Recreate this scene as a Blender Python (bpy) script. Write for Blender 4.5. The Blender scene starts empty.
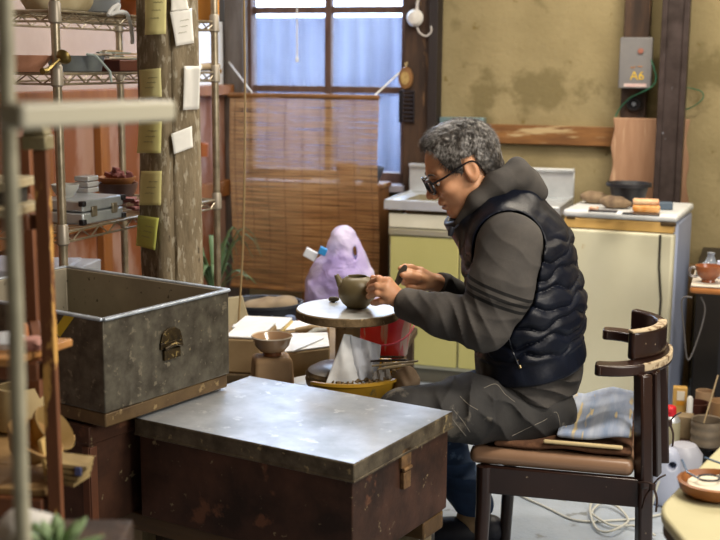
import bpy, bmesh, math, random
import numpy as np
from mathutils import Vector, Matrix, noise
random.seed(7); np.random.seed(7)
scene = bpy.context.scene
COL = scene.collection
V = Vector
R = math.radians
# ---------------------------------------------------------------- camera
FPX = 1190.0; HC = 1.42; PITCH = R(9.9); ROLL = 0.008
cam_d = bpy.data.cameras.new('camera'); cam = bpy.data.objects.new('camera', cam_d); COL.objects.link(cam)
cam_d.sensor_width = 36; cam_d.lens = 36*FPX/720
cam_d.clip_start = .05; cam_d.clip_end = 200
CM = Matrix.Rotation(R(90)-PITCH, 4, 'X') @ Matrix.Rotation(ROLL, 4, 'Z')
cam.matrix_world = Matrix.Translation((0,0,HC)) @ CM
scene.camera = cam
cam_d.dof.use_dof = True; cam_d.dof.focus_distance = 3.05; cam_d.dof.aperture_fstop = 4.2
CM3 = CM.to_3x3(); CP = V((0,0,HC))
def ray(px, py): return CM3 @ V((px-360, 270-py, -FPX))
def W(px, py, d):
    r = ray(px, py); return CP + r*(d/r.y)
def Wz(px, py, z):
    r = ray(px, py); return CP + r*((z-HC)/r.z)
# room frame : origin on the back wall, x along the wall, y into the wall
RZ = R(-18); RO = V((.26, 5.72, 0))
RM = Matrix.Translation(RO) @ Matrix.Rotation(RZ, 4, 'Z'); RI = RM.inverted()
def Wp(px, py, t=0.0):
    "pixel -> room coordinates on the plane y=t parallel to the back wall"
    a = RI @ CP; b = RI.to_3x3() @ ray(px, py)
    return a + b*((t-a.y)/b.y)
def Wl(px, py, s):
    "pixel -> room coordinates on the plane x=s (left wall)"
    a = RI @ CP; b = RI.to_3x3() @ ray(px, py)
    return a + b*((s-a.x)/b.x)
# ---------------------------------------------------------------- tagging
FR = {}
def tag(o, label=None, cat=None, group=None, kind=None):
    if label: o['label'] = label
    if cat: o['category'] = cat
    if group: o['group'] = group
    if kind: o['kind'] = kind
    return o
def thing(name, label, cat, loc=(0,0,0), rz=0.0, group=None):
    o = bpy.data.objects.new(name, None); COL.objects.link(o); o.empty_display_size = .05
    o.location = loc; o.rotation_euler = (0,0,rz)
    FR[o.name] = Matrix.Translation(V(loc)) @ Matrix.Rotation(rz, 4, 'Z')
    return tag(o, label, cat, group)
def inv(o):
    while o.parent: o = o.parent
    return FR[o.name].inverted()
def dup(root, loc, rz=None, label=None, group=None):
    r = root.copy(); COL.objects.link(r); r.location = loc
    if rz is not None: r.rotation_euler = (0,0,rz)
    if label: r['label'] = label
    if group: r['group'] = group
    for ch in list(root.children):
        c = ch.copy(); COL.objects.link(c); c.parent = r
        for g in list(ch.children):
            d = g.copy(); COL.objects.link(d); d.parent = c
    return r
# ---------------------------------------------------------------- mesh builder
class MB:
    def __init__(s): s.v=[]; s.f=[]; s.m=[]
    def add(s, vs, fs, mi=0):
        n=len(s.v); s.v += [V(p) for p in vs]; s.f += [tuple(i+n for i in f) for f in fs]; s.m += [mi]*len(fs); return s
    def box(s, c, size, rot=None, mi=0, taper=1.0):
        x,y,z = [a/2 for a in size]; vs=[]
        for dz in (-1,1):
            t = taper if dz<0 else 1
            for dx,dy in ((-1,-1),(1,-1),(1,1),(-1,1)):
                p=V((dx*x*t,dy*y*t,dz*z))
                if rot is not None: p = rot @ p
                vs.append(V(c)+p)
        return s.add(vs, [(3,2,1,0),(4,5,6,7),(0,1,5,4),(1,2,6,5),(2,3,7,6),(3,0,4,7)], mi)
    def bb(s, a, b, mi=0):
        a=V(a); b=V(b); return s.box((a+b)/2, [abs(b[i]-a[i]) for i in range(3)], mi=mi)
    def beam(s, a, b, w, h, mi=0, up=(0,0,1)):
        a=V(a); b=V(b); d=b-a; L=d.length; z=d.normalized(); x=V(up).cross(z)
        if x.length<1e-4: x=V((1,0,0)).cross(z)
        x.normalize(); y=z.cross(x)
        M=Matrix((x,y,z)).transposed()
        return s.box((a+b)/2,(w,h,L),M,mi)
    def tube(s, pts, r, n=10, mi=0, cap=True, flat=1.0):
        pts=[V(p) for p in pts]; N=len(pts)
        rs = list(r) if hasattr(r,'__len__') else [r]*N
        T=[]
        for i in range(N):
            t=(pts[min(i+1,N-1)]-pts[max(i-1,0)]); T.append(t.normalized() if t.length>1e-9 else V((0,0,1)))
        u=V((0,0,1)) if abs(T[0].z)<.9 else V((1,0,0))
        x=(u-T[0]*u.dot(T[0])).normalized(); vs=[]
        for i in range(N):
            x=(x-T[i]*x.dot(T[i]))
            x = x.normalized() if x.length>1e-6 else T[i].orthogonal().normalized()
            y=T[i].cross(x)
            for k in range(n):
                a=2*math.pi*k/n; vs.append(pts[i]+(x*math.cos(a)*flat+y*math.sin(a))*rs[i])
        fs=[(i*n+k,i*n+(k+1)%n,(i+1)*n+(k+1)%n,(i+1)*n+k) for i in range(N-1) for k in range(n)]
        if cap: fs += [tuple(reversed(range(n))), tuple(range((N-1)*n,N*n))]
        return s.add(vs,fs,mi)
    def lathe(s, prof, c=(0,0,0), n=40, mi=0, M=None, wob=0.0, sx=1.0, sy=1.0, close=False):
        vs=[]; K=len(prof); c=V(c)
        for j,(r,z) in enumerate(prof):
            for k in range(n):
                a=2*math.pi*k/n; rr=r*(1+wob*noise.noise(V((math.cos(a)*2,math.sin(a)*2,z*20+c.x*9))))
                p=V((rr*math.cos(a)*sx,rr*math.sin(a)*sy,z))
                if M is not None: p=M@p
                vs.append(c+p)
        fs=[(j*n+k,j*n+(k+1)%n,(j+1)*n+(k+1)%n,(j+1)*n+k) for j in range(K-1) for k in range(n)]
        if close: fs += [((K-1)*n+k,(K-1)*n+(k+1)%n,(k+1)%n,k) for k in range(n)]
        else:
            if prof[0][0]>1e-5: fs.append(tuple(reversed(range(n))))
            if prof[-1][0]>1e-5: fs.append(tuple(range((K-1)*n,K*n)))
        return s.add(vs,fs,mi)
    def prism(s, poly, h, M=None, mi=0):
        "poly in local xy, extruded 0..h along local z, placed by matrix M"
        M = M or Matrix.Identity(4); n=len(poly)
        vs=[M@V((x,y,0)) for x,y in poly]+[M@V((x,y,h)) for x,y in poly]
        return s.add(vs,[tuple(reversed(range(n))),tuple(range(n,2*n))]+[(i,(i+1)%n,n+(i+1)%n,n+i) for i in range(n)],mi)
    def grid(s, fn, nu, nv, mi=0):
        vs=[fn(i/nu,j/nv) for j in range(nv+1) for i in range(nu+1)]
        return s.add(vs,[(j*(nu+1)+i,j*(nu+1)+i+1,(j+1)*(nu+1)+i+1,(j+1)*(nu+1)+i) for j in range(nv) for i in range(nu)],mi)
    def build(s, name, mats, parent=None, loc=None, rz=0.0, world=False, bevel=0, seg=2, angle=40, solid=0, sub=0, smooth=True, fix=False):
        me=bpy.data.meshes.new(name)
        vs=s.v
        if parent is not None and world:
            I=inv(parent); vs=[I@p for p in vs]
        elif loc is not None and world:
            I=(Matrix.Translation(V(loc))@Matrix.Rotation(rz,4,'Z')).inverted(); vs=[I@p for p in vs]
        me.from_pydata([tuple(p) for p in vs],[],s.f)
        if not isinstance(mats,(list,tuple)): mats=[mats]
        for m in mats: me.materials.append(m)
        me.polygons.foreach_set('material_index', s.m)
        if fix:
            b=bmesh.new(); b.from_mesh(me); bmesh.ops.recalc_face_normals(b, faces=b.faces); b.to_mesh(me); b.free()
        if smooth:
            me.shade_smooth(); me.set_sharp_from_angle(angle=R(angle))
        me.update()
        o=bpy.data.objects.new(name,me); COL.objects.link(o)
        if parent is not None: o.parent=parent
        elif loc is not None:
            o.location=loc; o.rotation_euler=(0,0,rz)
        if parent is None: FR[o.name]=Matrix.Translation(V(loc or (0,0,0)))@Matrix.Rotation(rz,4,'Z')
        if solid:
            m=o.modifiers.new('solid','SOLIDIFY'); m.thickness=solid; m.offset=0
        if sub:
            m=o.modifiers.new('sub','SUBSURF'); m.levels=sub; m.render_levels=sub
        if bevel:
            m=o.modifiers.new('bevel','BEVEL'); m.width=bevel; m.segments=seg; m.limit_method='ANGLE'; m.angle_limit=R(35); m.harden_normals=False
        return o
def struct(o): o['kind']='structure'; return o
# ---------------------------------------------------------------- materials
def lin(c):
    if isinstance(c,str):
        c=c.lstrip('#'); c=tuple(int(c[i:i+2],16)/255 for i in (0,2,4))
    return tuple(((x/12.92) if x<=.04045 else ((x+.055)/1.055)**2.4) for x in c[:3])+(1,)
_mats={}
def mat(name, c1, c2=None, scale=8, rough=.6, metal=0, bump=0, bscale=None, detail=6, spots=None, spots2=None, stretch=(1,1,1), spec=.5, sheen=0, sss=0, trans=0, ior=1.45, distort=0, contrast=(.35,.65), coat=0, rvar=0, emit=0, alpha=1):
    if name in _mats: return _mats[name]
    m=bpy.data.materials.new(name); m.use_nodes=True; nt=m.node_tree; N=nt.nodes; L=nt.links
    b=N['Principled BSDF']; b.inputs['Roughness'].default_value=rough; b.inputs['Metallic'].default_value=metal
    b.inputs['Specular IOR Level'].default_value=spec; b.inputs['IOR'].default_value=ior
    if sheen: b.inputs['Sheen Weight'].default_value=sheen
    if trans: b.inputs['Transmission Weight'].default_value=trans
    if coat: b.inputs['Coat Weight'].default_value=coat; b.inputs['Coat Roughness'].default_value=.15
    if sss: b.inputs['Subsurface Weight'].default_value=sss; b.inputs['Subsurface Radius'].default_value=(.012,.005,.003); b.inputs['Subsurface Scale'].default_value=1
    if alpha<1: b.inputs['Alpha'].default_value=alpha
    tc=N.new('ShaderNodeTexCoord'); mp=N.new('ShaderNodeMapping'); mp.inputs['Scale'].default_value=stretch
    L.new(tc.outputs['Object'],mp.inputs['Vector'])
    def nz(sc,det=detail,ro=.6):
        n=N.new('ShaderNodeTexNoise'); n.inputs['Scale'].default_value=sc; n.inputs['Detail'].default_value=det; n.inputs['Roughness'].default_value=ro
        n.inputs['Distortion'].default_value=distort; L.new(mp.outputs['Vector'],n.inputs['Vector']); return n
    def ramp(src,a,b_):
        r=N.new('ShaderNodeMapRange'); r.inputs['From Min'].default_value=a; r.inputs['From Max'].default_value=b_; L.new(src,r.inputs['Value']); return r.outputs['Result']
    def mix(fac,a,b_):
        x=N.new('ShaderNodeMix'); x.data_type='RGBA'
        L.new(fac,x.inputs['Factor'])
        for sock,val in ((x.inputs['A'],a),(x.inputs['B'],b_)):
            if isinstance(val,tuple): sock.default_value=val
            else: L.new(val,sock)
        return x.outputs['Result']
    col=lin(c1)
    if c2 is not None:
        n=nz(scale); col=mix(ramp(n.outputs['Fac'],*contrast),lin(c1),lin(c2))
        if rvar: 
            rr=N.new('ShaderNodeMapRange'); rr.inputs['To Min'].default_value=rough-rvar; rr.inputs['To Max'].default_value=rough+rvar
            L.new(n.outputs['Fac'],rr.inputs['Value']); L.new(rr.outputs['Result'],b.inputs['Roughness'])
    for sp in (spots,spots2):
        if sp:
            c,sc,th=sp[:3]; n=nz(sc, sp[3] if len(sp)>3 else 4); col=mix(ramp(n.outputs['Fac'],th,th+.05),col,lin(c))
    if isinstance(col,tuple): b.inputs['Base Color'].default_value=col
    else: L.new(col,b.inputs['Base Color'])
    if bump:
        n=nz(bscale or scale*3); bp=N.new('ShaderNodeBump'); bp.inputs['Strength'].default_value=1; bp.inputs['Distance'].default_value=bump
        L.new(n.outputs['Fac'],bp.inputs['Height']); L.new(bp.outputs['Normal'],b.inputs['Normal'])
    _mats[name]=m; return m
# ---------------------------------------------------------------- signed distance modelling
f32=np.float32
def A3(p): return np.array(p,dtype=f32)
def smin(a,b,k):
    if k<=0: return np.minimum(a,b)
    h=np.clip(.5+.5*(b-a)/k,0,1); return b*(1-h)+a*h-k*h*(1-h)
def smax(a,b,k): return -smin(-a,-b,k)
def cone(a,b,ra,rb):
    a=A3(a); b=A3(b); ba=b-a; bb=float(ba@ba)+1e-12
    def f(P):
        pa=P-a; h=np.clip((pa@ba)/bb,0,1)
        return np.sqrt(((pa-h[...,None]*ba)**2).sum(-1))-(ra+(rb-ra)*h)
    return f
def ell(c,r,M=None):
    c=A3(c); r=A3(r); Mi=None if M is None else np.array(M,dtype=f32)   # columns of M = local axes
    def f(P):
        q=P-c
        if Mi is not None: q=q@Mi
        k0=np.sqrt(((q/r)**2).sum(-1)); k1=np.sqrt(((q/(r*r))**2).sum(-1))+1e-9
        return k0*(k0-1)/k1
    return f
def chain(pts,rs,k=.0):
    fs=[cone(pts[i],pts[i+1],rs[i],rs[i+1]) for i in range(len(pts)-1)]
    def f(P):
        d=fs[0](P)
        for g in fs[1:]: d=smin(d,g(P),k)
        return d
    return f
def frame_f(f,M,scale=(1,1,1)):
    "evaluate f in the local frame M (4x4 Matrix), with axis scaling"
    Mi=np.array(M.inverted(),dtype=f32); s=A3(scale)
    def g(P): return f((P@Mi[:3,:3].T+Mi[:3,3])*s)
    return g
def surf(f, lo, hi, h, B=12):
    lo=np.array(lo,dtype=np.float64); hi=np.array(hi,dtype=np.float64)
    nb=np.ceil((hi-lo)/(h*B)).astype(int)+1
    bi=np.stack(np.meshgrid(*[np.arange(n) for n in nb],indexing='ij'),-1).reshape(-1,3)
    cen=(lo+(bi+.5)*B*h).astype(f32)
    d=f(cen); keep=bi[np.abs(d)<B*h*.87*1.35+.015]
    allv=[];allk=[];allq=[]
    N3=nb*B+4
    ar=np.arange(-1,B+1)
    L=np.stack(np.meshgrid(ar,ar,ar,indexing='ij'),-1)
    for c0 in range(0,len(keep),220):
        kb=keep[c0:c0+220]
        I=kb[:,None,None,None,:]*B+L[None]               # lattice idx, (n,B+2,..)
        F=f((lo+I*h).astype(f32)); S=F<0
        n=B+1
        s=np.zeros((len(kb),n,n,n),int); acc=np.zeros((len(kb),n,n,n,3)); cnt=np.zeros((len(kb),n,n,n))
        for dx in (0,1):
            for dy in (0,1):
                for dz in (0,1): s+=S[:,dx:dx+n,dy:dy+n,dz:dz+n]
        act=(s>0)&(s<8)
        for ax in range(3):
            o=[0,0,0]; o[ax]=1
            oth=[i for i in range(3) if i!=ax]
            for a in (0,1):
                for b in (0,1):
                    st=[0,0,0]; st[oth[0]]=a; st[oth[1]]=b; en=[st[i]+o[i] for i in range(3)]
                    f0=F[:,st[0]:st[0]+n,st[1]:st[1]+n,st[2]:st[2]+n]; f1=F[:,en[0]:en[0]+n,en[1]:en[1]+n,en[2]:en[2]+n]
                    cr=(f0<0)!=(f1<0); t=np.where(cr,f0/np.where(cr,f0-f1,1),0)
                    cnt+=cr
                    for i in range(3): acc[...,i]+=cr*(st[i]+(t if i==ax else 0))
        idx=np.argwhere(act)
        if len(idx)==0: continue
        pos=acc[act]/cnt[act][:,None]
        g=kb[idx[:,0]]*B+idx[:,1:]-1
        key=((g[:,0]+2)*N3[1]+(g[:,1]+2))*N3[2]+(g[:,2]+2)
        allv.append(lo+(g+pos)*h); allk.append(key)
        # quads : edges starting at lattice idx 1..B (i.e. inside block)
        for ax in range(3):
            o=[0,0,0]; o[ax]=1
            a=S[:,1:n,1:n,1:n]; b=S[:,1+o[0]:n+o[0],1+o[1]:n+o[1],1+o[2]:n+o[2]] if False else None
            e=[slice(1,n)]*3
            a=S[:,1:n,1:n,1:n]
            sl=[slice(1+o[i],n+o[i]) for i in range(3)]
            b=S[:,sl[0],sl[1],sl[2]]
            cr=a!=b; q=np.argwhere(cr)
            if len(q)==0: continue
            inside=a[cr]
            gp=kb[q[:,0]]*B+q[:,1:]        # lattice point idx (1-based minus1 => +0)
            u=(ax+1)%3; v=(ax+2)%3
            eu=np.zeros(3,int); eu[u]=1; ev=np.zeros(3,int); ev[v]=1
            cs=[gp,gp-eu,gp-eu-ev,gp-ev]
            ks=np.stack([((c[:,0]+2)*N3[1]+(c[:,1]+2))*N3[2]+(c[:,2]+2) for c in cs],1)
            ks[~inside]=ks[~inside][:,::-1]
            allq.append(ks)
    v=np.concatenate(allv); k=np.concatenate(allk); q=np.concatenate(allq)
    uk,ui=np.unique(k,return_index=True)
    qi=np.searchsorted(uk,q); qi=np.clip(qi,0,len(uk)-1); ok=(uk[qi]==q).all(1)
    return v[ui],qi[ok]
def sdf_obj(name, f, lo, hi, h, mats, parent=None, loc=None, smooth_it=0, world=True, matfn=None):
    v,q=surf(f,lo,hi,h)
    root=parent
    if parent is not None and world: I=np.array(inv(parent))
    elif loc is not None: I=np.array(Matrix.Translation(-V(loc)))
    else: I=np.eye(4)
    vw=v
    v=v@I[:3,:3].T+I[:3,3]
    me=bpy.data.meshes.new(name)
    me.vertices.add(len(v)); me.vertices.foreach_set('co',v.astype(f32).ravel())
    me.loops.add(len(q)*4); me.loops.foreach_set('vertex_index',q.astype(np.int32).ravel())
    me.polygons.add(len(q)); me.polygons.foreach_set('loop_start',np.arange(0,len(q)*4,4,dtype=np.int32))
    me.update(calc_edges=True); me.validate()
    if not isinstance(mats,(list,tuple)): mats=[mats]
    for m in mats: me.materials.append(m)
    if matfn is not None:
        mi=matfn(vw[q].mean(1)).astype(np.int32)
        if len(mi)==len(me.polygons): me.polygons.foreach_set('material_index',mi)
    me.shade_smooth()
    o=bpy.data.objects.new(name,me); COL.objects.link(o)
    if parent is not None: o.parent=parent
    elif loc is not None: o.location=loc
    if parent is None: FR[o.name]=Matrix.Translation(V(loc or (0,0,0)))
    if smooth_it:
        m=o.modifiers.new('s','SMOOTH'); m.iterations=smooth_it; m.factor=.5
    return o
def nz3(P,s,seed=0.0):
    "cheap smooth pseudo noise for arrays"
    x,y,z=P[...,0]*s,P[...,1]*s,P[...,2]*s
    return (np.sin(x*1.7+np.sin(y*1.3+seed)*1.8+seed)+np.sin(y*2.1+np.sin(z*1.1+seed*2)*1.6)+np.sin(z*1.9+np.sin(x*1.5-seed)*1.7))/3
# ================================================================ materials
M_plaster=mat('plaster','#877a58','#9a8c68',3,.92,bump=.004,bscale=40,spots=('#766a49',2.0,.56,9),spots2=('#77673f',16,.64,5))
M_concrete=mat('concrete','#a4adb8','#8c96a2',4,.55,bump=.0015,bscale=60,spots=('#777b7d',9,.62),rvar=.15)
M_ceil=mat('ceiling_boards','#7b6a50','#67563d',3,.9)
M_oldwood=mat('old_wood_dark','#4a3526','#2c1f17',6,.7,stretch=(4,4,.6),bump=.002,bscale=18,spots=('#6d5238',9,.62))
M_postwood=mat('post_wood_grey','#6a625c','#4d443e',5,.8,stretch=(5,5,.7),bump=.002,bscale=20)
M_railwood=mat('rail_wood','#8a5f33','#5e3b1c',4,.6,stretch=(.8,6,6),bump=.001,spots=('#b39c74',2.3,.54,7))
M_orange=mat('orange_wood','#7f4a29','#a07d6c',1.3,.6,stretch=(2,2,.8),bump=.0005,contrast=(.48,.56))
M_orange2=mat('pale_orange_wood','#96602f','#7e4c22',3,.55,stretch=(5,5,.8))
M_pinkwall=mat('pale_mauve_board','#c4b3ab','#b3a099',3,.8)
M_winframe=mat('window_frame_wood','#6b5348','#4d382f',6,.6,stretch=(4,4,.8))
M_white=mat('white_paint','#dfe0dc',rough=.5)
# ================================================================ room shell
def RB(name, boxes, m, bevel=0, world_to=None, **k):
    b=MB()
    for a,c in boxes: b.bb(a,c)
    return struct(b.build(name,m,loc=RO,rz=RZ,bevel=bevel,**k))
wl=Wp(243,100).x; wr=Wp(406,100).x                       # window opening
zs=Wp(320,181).z; ZT=2.45; HT=2.75
SL=Wp(226,100).x; SR=4.3; TF=-7.2
RB('wall_back',[((SL-.12,0,0),(wl,.14,HT)),((wr,0,0),(SR+.12,.14,HT)),((wl,0,0),(wr,.14,zs)),((wl,0,ZT),(wr,.14,HT))],M_plaster)
RB('floor',[((SL-.12,TF-.12,-.1),(SR+.12,.14,0))],M_concrete)
RB('ceiling',[((SL-.12,TF-.12,HT),(SR+.12,.14,HT+.1))],M_ceil)
RB('wall_right',[((SR,TF,0),(SR+.12,0,HT))],M_plaster)
RB('wall_front',[((SL-.12,TF-.12,0),(SR+.12,TF,HT))],M_plaster)
# left wall : timber lower half, mauve board upper half
LB=[((SL-.12,TF,0),(SL,0,HT))]
RB('wall_left',LB,M_pinkwall)
zc=Wl(60,98,SL).z
b=MB()
for i in range(9):
    t0=-.02-.42*i; b.bb((SL,t0-.40,0),(SL+.015,t0,zc))
struct(b.build('trim_1',M_orange,loc=RO,rz=RZ,bevel=.003))
b=MB()
for i in range(9):
    t0=-.02-.42*i; b.bb((SL+.015,t0-.45,0),(SL+.05,t0-.38,zc))
b.bb((SL+.015,-3.8,zc-.02),(SL+.07,0,zc+.03)); b.bb((SL+.015,-3.8,zc-.52),(SL+.045,0,zc-.44))
struct(b.build('trim_2',M_orange2,loc=RO,rz=RZ,bevel=.004))
# ================================================================ window
wx0,wx1=wl,wr; wm=Wp(325,60).x
zr1=Wp(325,89.5).z; zr2=Wp(325,9.5).z
win=thing('window_1',None,None,RO,RZ); struct(win)
fb=MB()
for (x0,x1) in ((wx0,wx0+.035),(wx1-.035,wx1)): fb.bb((x0,.03,zs),(x1,.10,ZT))
fb.bb((wx0,.03,zs),(wx1,.10,zs+.05)); fb.bb((wx0,.03,ZT-.04),(wx1,.10,ZT))
fb.build('window_frame',M_winframe,win,bevel=.003)
fb=MB(); fb.bb((wm-.016,.04,zs+.05),(wm+.016,.085,ZT-.04))
for z in (zr1,zr2): fb.bb((wx0+.035,.045,z-.016),(wx1-.035,.08,z+.016))
fb.build('glazing_bar',M_winframe,win,bevel=.002)
fb=MB(); fb.bb((wx0-.02,-.10,zs-.03),(wx1+.02,.03,zs+.002))
fb.build('window_sill',mat('sill_paint','#a9a6ae','#8b8790',6,.5),win,bevel=.003)
def glass(name,tint,haze):
    m=bpy.data.materials.new(name); m.use_nodes=True; nt=m.node_tree; N=nt.nodes; L=nt.links
    for n in list(N): N.remove(n)
    out=N.new('ShaderNodeOutputMaterial'); tr=N.new('ShaderNodeBsdfTransparent'); tr.inputs[0].default_value=tint
    tl=N.new('ShaderNodeBsdfTranslucent'); tl.inputs[0].default_value=(.75,.82,.95,1)
    gl=N.new('ShaderNodeBsdfGlossy'); gl.inputs['Roughness'].default_value=.08
    tc=N.new('ShaderNodeTexCoord'); nz=N.new('ShaderNodeTexNoise'); nz.inputs['Scale'].default_value=3; nz.inputs['Detail'].default_value=8
    L.new(tc.outputs['Object'],nz.inputs['Vector'])
    mr=N.new('ShaderNodeMapRange'); mr.inputs['From Min'].default_value=.35; mr.inputs['From Max'].default_value=.7; mr.inputs['To Min'].default_value=haze*.6; mr.inputs['To Max'].default_value=haze*1.5
    L.new(nz.outputs['Fac'],mr.inputs['Value'])
    m1=N.new('ShaderNodeMixShader'); L.new(mr.outputs['Result'],m1.inputs[0]); L.new(tr.outputs[0],m1.inputs[1]); L.new(tl.outputs[0],m1.inputs[2])
    m2=N.new('ShaderNodeMixShader'); m2.inputs[0].default_value=.06; L.new(m1.outputs[0],m2.inputs[1]); L.new(gl.outputs[0],m2.inputs[2])
    L.new(m2.outputs[0],out.inputs['Surface']); return m
M_pane=glass('pane_glass',(.88,.93,1,1),.05)
for (x0,x1) in ((wx0+.03,wm-.01),(wm+.01,wx1-.03)):
    for (z0,z1) in ((zs+.04,zr1-.01),(zr1+.01,zr2-.01),(zr2+.01,ZT-.03)):
        MB().bb((x0,.058,z0),(x1,.062,z1)).build('pane',M_pane,win)
# small line of frost / light putty at the pane edges
# ---------------- outside : neighbour shed with corrugated cladding, yard
M_shed=mat('shed_cladding','#454b60','#30364b',1.5,.7,stretch=(6,6,.5))
b=MB(); zt=Wp(325,17,3.0).z
n=90
b.grid(lambda u,v: V((-6+u*12,3.0+.02*math.sin(u*n*2*math.pi),v*zt)),n*6,1)
sh=b.build('neighbour_shed',M_shed,loc=RO,rz=RZ,solid=.02); tag(sh,'blue grey corrugated shed wall seen through the window','shed')
b=MB(); b.bb((-8,.14,-.12),(8,9,-.02)); struct(b.build('trim_ground_outside',M_concrete,loc=RO,rz=RZ))
# posts beside the window
pl0=Wp(224,60,-.06).x; pl1=Wp(243,60,-.06).x
RB('trim_3',[((pl0,-.06,0),(pl1,.0,HT))],M_postwood,bevel=.004)
pr0=Wp(404,60,-.07).x; pr1=Wp(430,60,-.07).x
RB('trim_4',[((pr0,-.07,0),(pr1,.0,HT))],M_oldwood,bevel=.004)
p0=Wp(428,60,-.10).x; p1=Wp(437,60,-.10).x
RB('trim_5',[((p0,-.10,0),(p1,-.0,HT))],mat('black_batten','#20191a','#2e2523',6,.6),bevel=.003)
# horizontal rail on the back wall
a=Wp(437,121,-.04); c=Wp(616,148,-.04)
RB('trim_6',[((a.x,-.04,c.z+.005),(c.x+.3,0,a.z-.01))],M_railwood,bevel=.004)
# post behind the meter box, dark steel post
a=Wp(625,0,-.08).x; c=Wp(651,0,-.08).x
RB('trim_7',[((a,-.08,0),(c,0,HT))],M_oldwood,bevel=.004)
# ================================================================ lights
w=bpy.data.worlds.new('world'); scene.world=w; w.use_nodes=True
w.node_tree.nodes['Background'].inputs[0].default_value=(.76,.85,1,1); w.node_tree.nodes['Background'].inputs[1].default_value=8.0
def lamp(name,loc,rot,size,power,color,sy=None):
    l=bpy.data.lights.new(name,'AREA'); l.energy=power; l.color=color; l.size=size
    if sy: l.shape='RECTANGLE'; l.size_y=sy
    o=bpy.data.objects.new(name,l); COL.objects.link(o); o.location=loc; o.rotation_euler=rot; return o
lamp('overhead_light',(1.3,2.0,2.6),(0,0,0),1.2,54,(1,.90,.76),.25)
lamp('overhead_light',(1.2,4.3,2.6),(0,0,0),1.2,42,(1,.88,.70),.25)
lamp('overhead_light',(-.15,4.0,2.6),(0,0,0),1.0,26,(1,.93,.84),.25)  # added to brighten bench, bag and bucket; no lamp known there
lamp('right_side_light',(2.3,.9,1.9),(R(76),0,R(48)),1.8,52,(1,.94,.86),1.3)  # area light added for the light from the right; no window built there
vs=scene.view_settings; vs.view_transform='Standard'; vs.look='None'; vs.gamma=1; vs.use_curve_mapping=False; vs.exposure=0.2
scene.cycles.use_denoising=True
scene.cycles.max_bounces=8; scene.cycles.transparent_max_bounces=16
scene.cycles.sample_clamp_indirect=6; scene.cycles.caustics_reflective=False; scene.cycles.caustics_refractive=False
# ================================================================ tub and trunk
UV=R(-33.8); UV2=R(-33.8)
M_galv=mat('galvanised_dirty','#6a6558','#453f36',22,.5,metal=.5,bump=.001,bscale=50,spots=('#7f7766',40,.60,4),spots2=('#a39473',50,.67,5),rvar=.12)
M_galv_in=mat('galvanised_inside','#8b8372','#a19884',5,.6,metal=.35,bump=.0006,bscale=50,spots=('#5c5548',45,.64,4))
M_rim=mat('galvanised_rim','#b2bcc8','#8f979e',20,.4,metal=.4)  # blue-white highlight along the rim is put into its base colour
M_rust=mat('rusty_tin','#553728','#2b1b13',6,.55,metal=.35,bump=.0012,bscale=30,spots=('#6b4530',9,.60,8),spots2=('#8b7a5c',46,.66,4),rvar=.1)
M_rust_r=mat('rusty_tin_brown','#70452f','#54382b',5,.55,metal=.35,bump=.0006,bscale=40,spots=('#6d665c',5,.60,6),spots2=('#9a8767',38,.67,4))
M_lidtop=mat('tin_lid_top','#c6cbd2','#a4abb3',9,.40,metal=.6,bump=.0006,bscale=24,spots=('#d0d4d8',20,.60,6),spots2=('#6c675c',6,.70,7),rvar=.1)  # pale bluish base holds part of the window and sky reflection
M_lidside=mat('tin_lid_rim','#6a604e','#3e352a',22,.5,metal=.4,bump=.0010,bscale=60,spots=('#9c8b66',34,.60,4))
M_brass_old=mat('dark_latch','#2c2418','#4c3e24',60,.45,metal=.6,spots=('#a08a55',90,.6,3))
ZTR=.60
tA=Wz(130,418,ZTR); tD=Wz(354.2,462.8,ZTR); tC=Wz(456.4,410.8,ZTR)
Lu=(tD-tA).length; Lv=(tC-tD).length
ua=R(-31.3); tA=V((tD.x-Lu*math.cos(ua),tD.y-Lu*math.sin(ua),ZTR))
print('trunk',Lu,Lv,math.degrees(ua),math.degrees(math.atan2((tC-tD).y,(tC-tD).x)), tA,tD,tC)
zb=ZTR-.245
tr=thing('tin_chest','low rusty tin chest with a pale dented lid, in front of the potter','chest',(tA.x,tA.y,zb),ua)
h=ZTR-zb
def openbox(b,x0,y0,x1,y1,z0,z1,t,mi=0,mi2=None):
    mi2=mi if mi2 is None else mi2
    o=[(x0,y0),(x1,y0),(x1,y1),(x0,y1)]; i=[(x0+t,y0+t),(x1-t,y0+t),(x1-t,y1-t),(x0+t,y1-t)]
    vs=[(x,y,z0) for x,y in o]+[(x,y,z1) for x,y in o]+[(x,y,z1) for x,y in i]+[(x,y,z0+t) for x,y in i]
    b.add(vs,[(3,2,1,0)]+[(k,(k+1)%4,4+(k+1)%4,4+k) for k in range(4)],mi)
    n=len(b.v)-16
    b.add([],[]) 
    b.f+= [tuple(n+q for q in (4+k,4+(k+1)%4,8+(k+1)%4,8+k)) for k in range(4)]; b.m+=[mi]*4
    b.f+= [tuple(n+q for q in (8+k,8+(k+1)%4,12+(k+1)%4,12+k)) for k in range(4)]+[tuple(n+q for q in (12,13,14,15))]; b.m+=[mi2]*5
b=MB(); openbox(b,.008,.008,Lu-.008,Lv-.008,0,h-.04,.006); b.build('body',[M_rust],tr,bevel=.003)
b=MB(); b.bb((0,0,h-.042),(Lu,Lv,h-.004)); b.build('lid_rim',M_lidside,tr,bevel=.003)
def lidtop(u,v):
    e=min(u,1-u,v,1-v); return V((.002+u*(Lu-.004),.002+v*(Lv-.004),h-.003+(.0015*noise.noise(V((u*5,v*4,0))) if e>.01 else 0)))
b=MB(); b.grid(lidtop,40,30); b.build('lid_top',M_lidtop,tr,angle=60)
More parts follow.
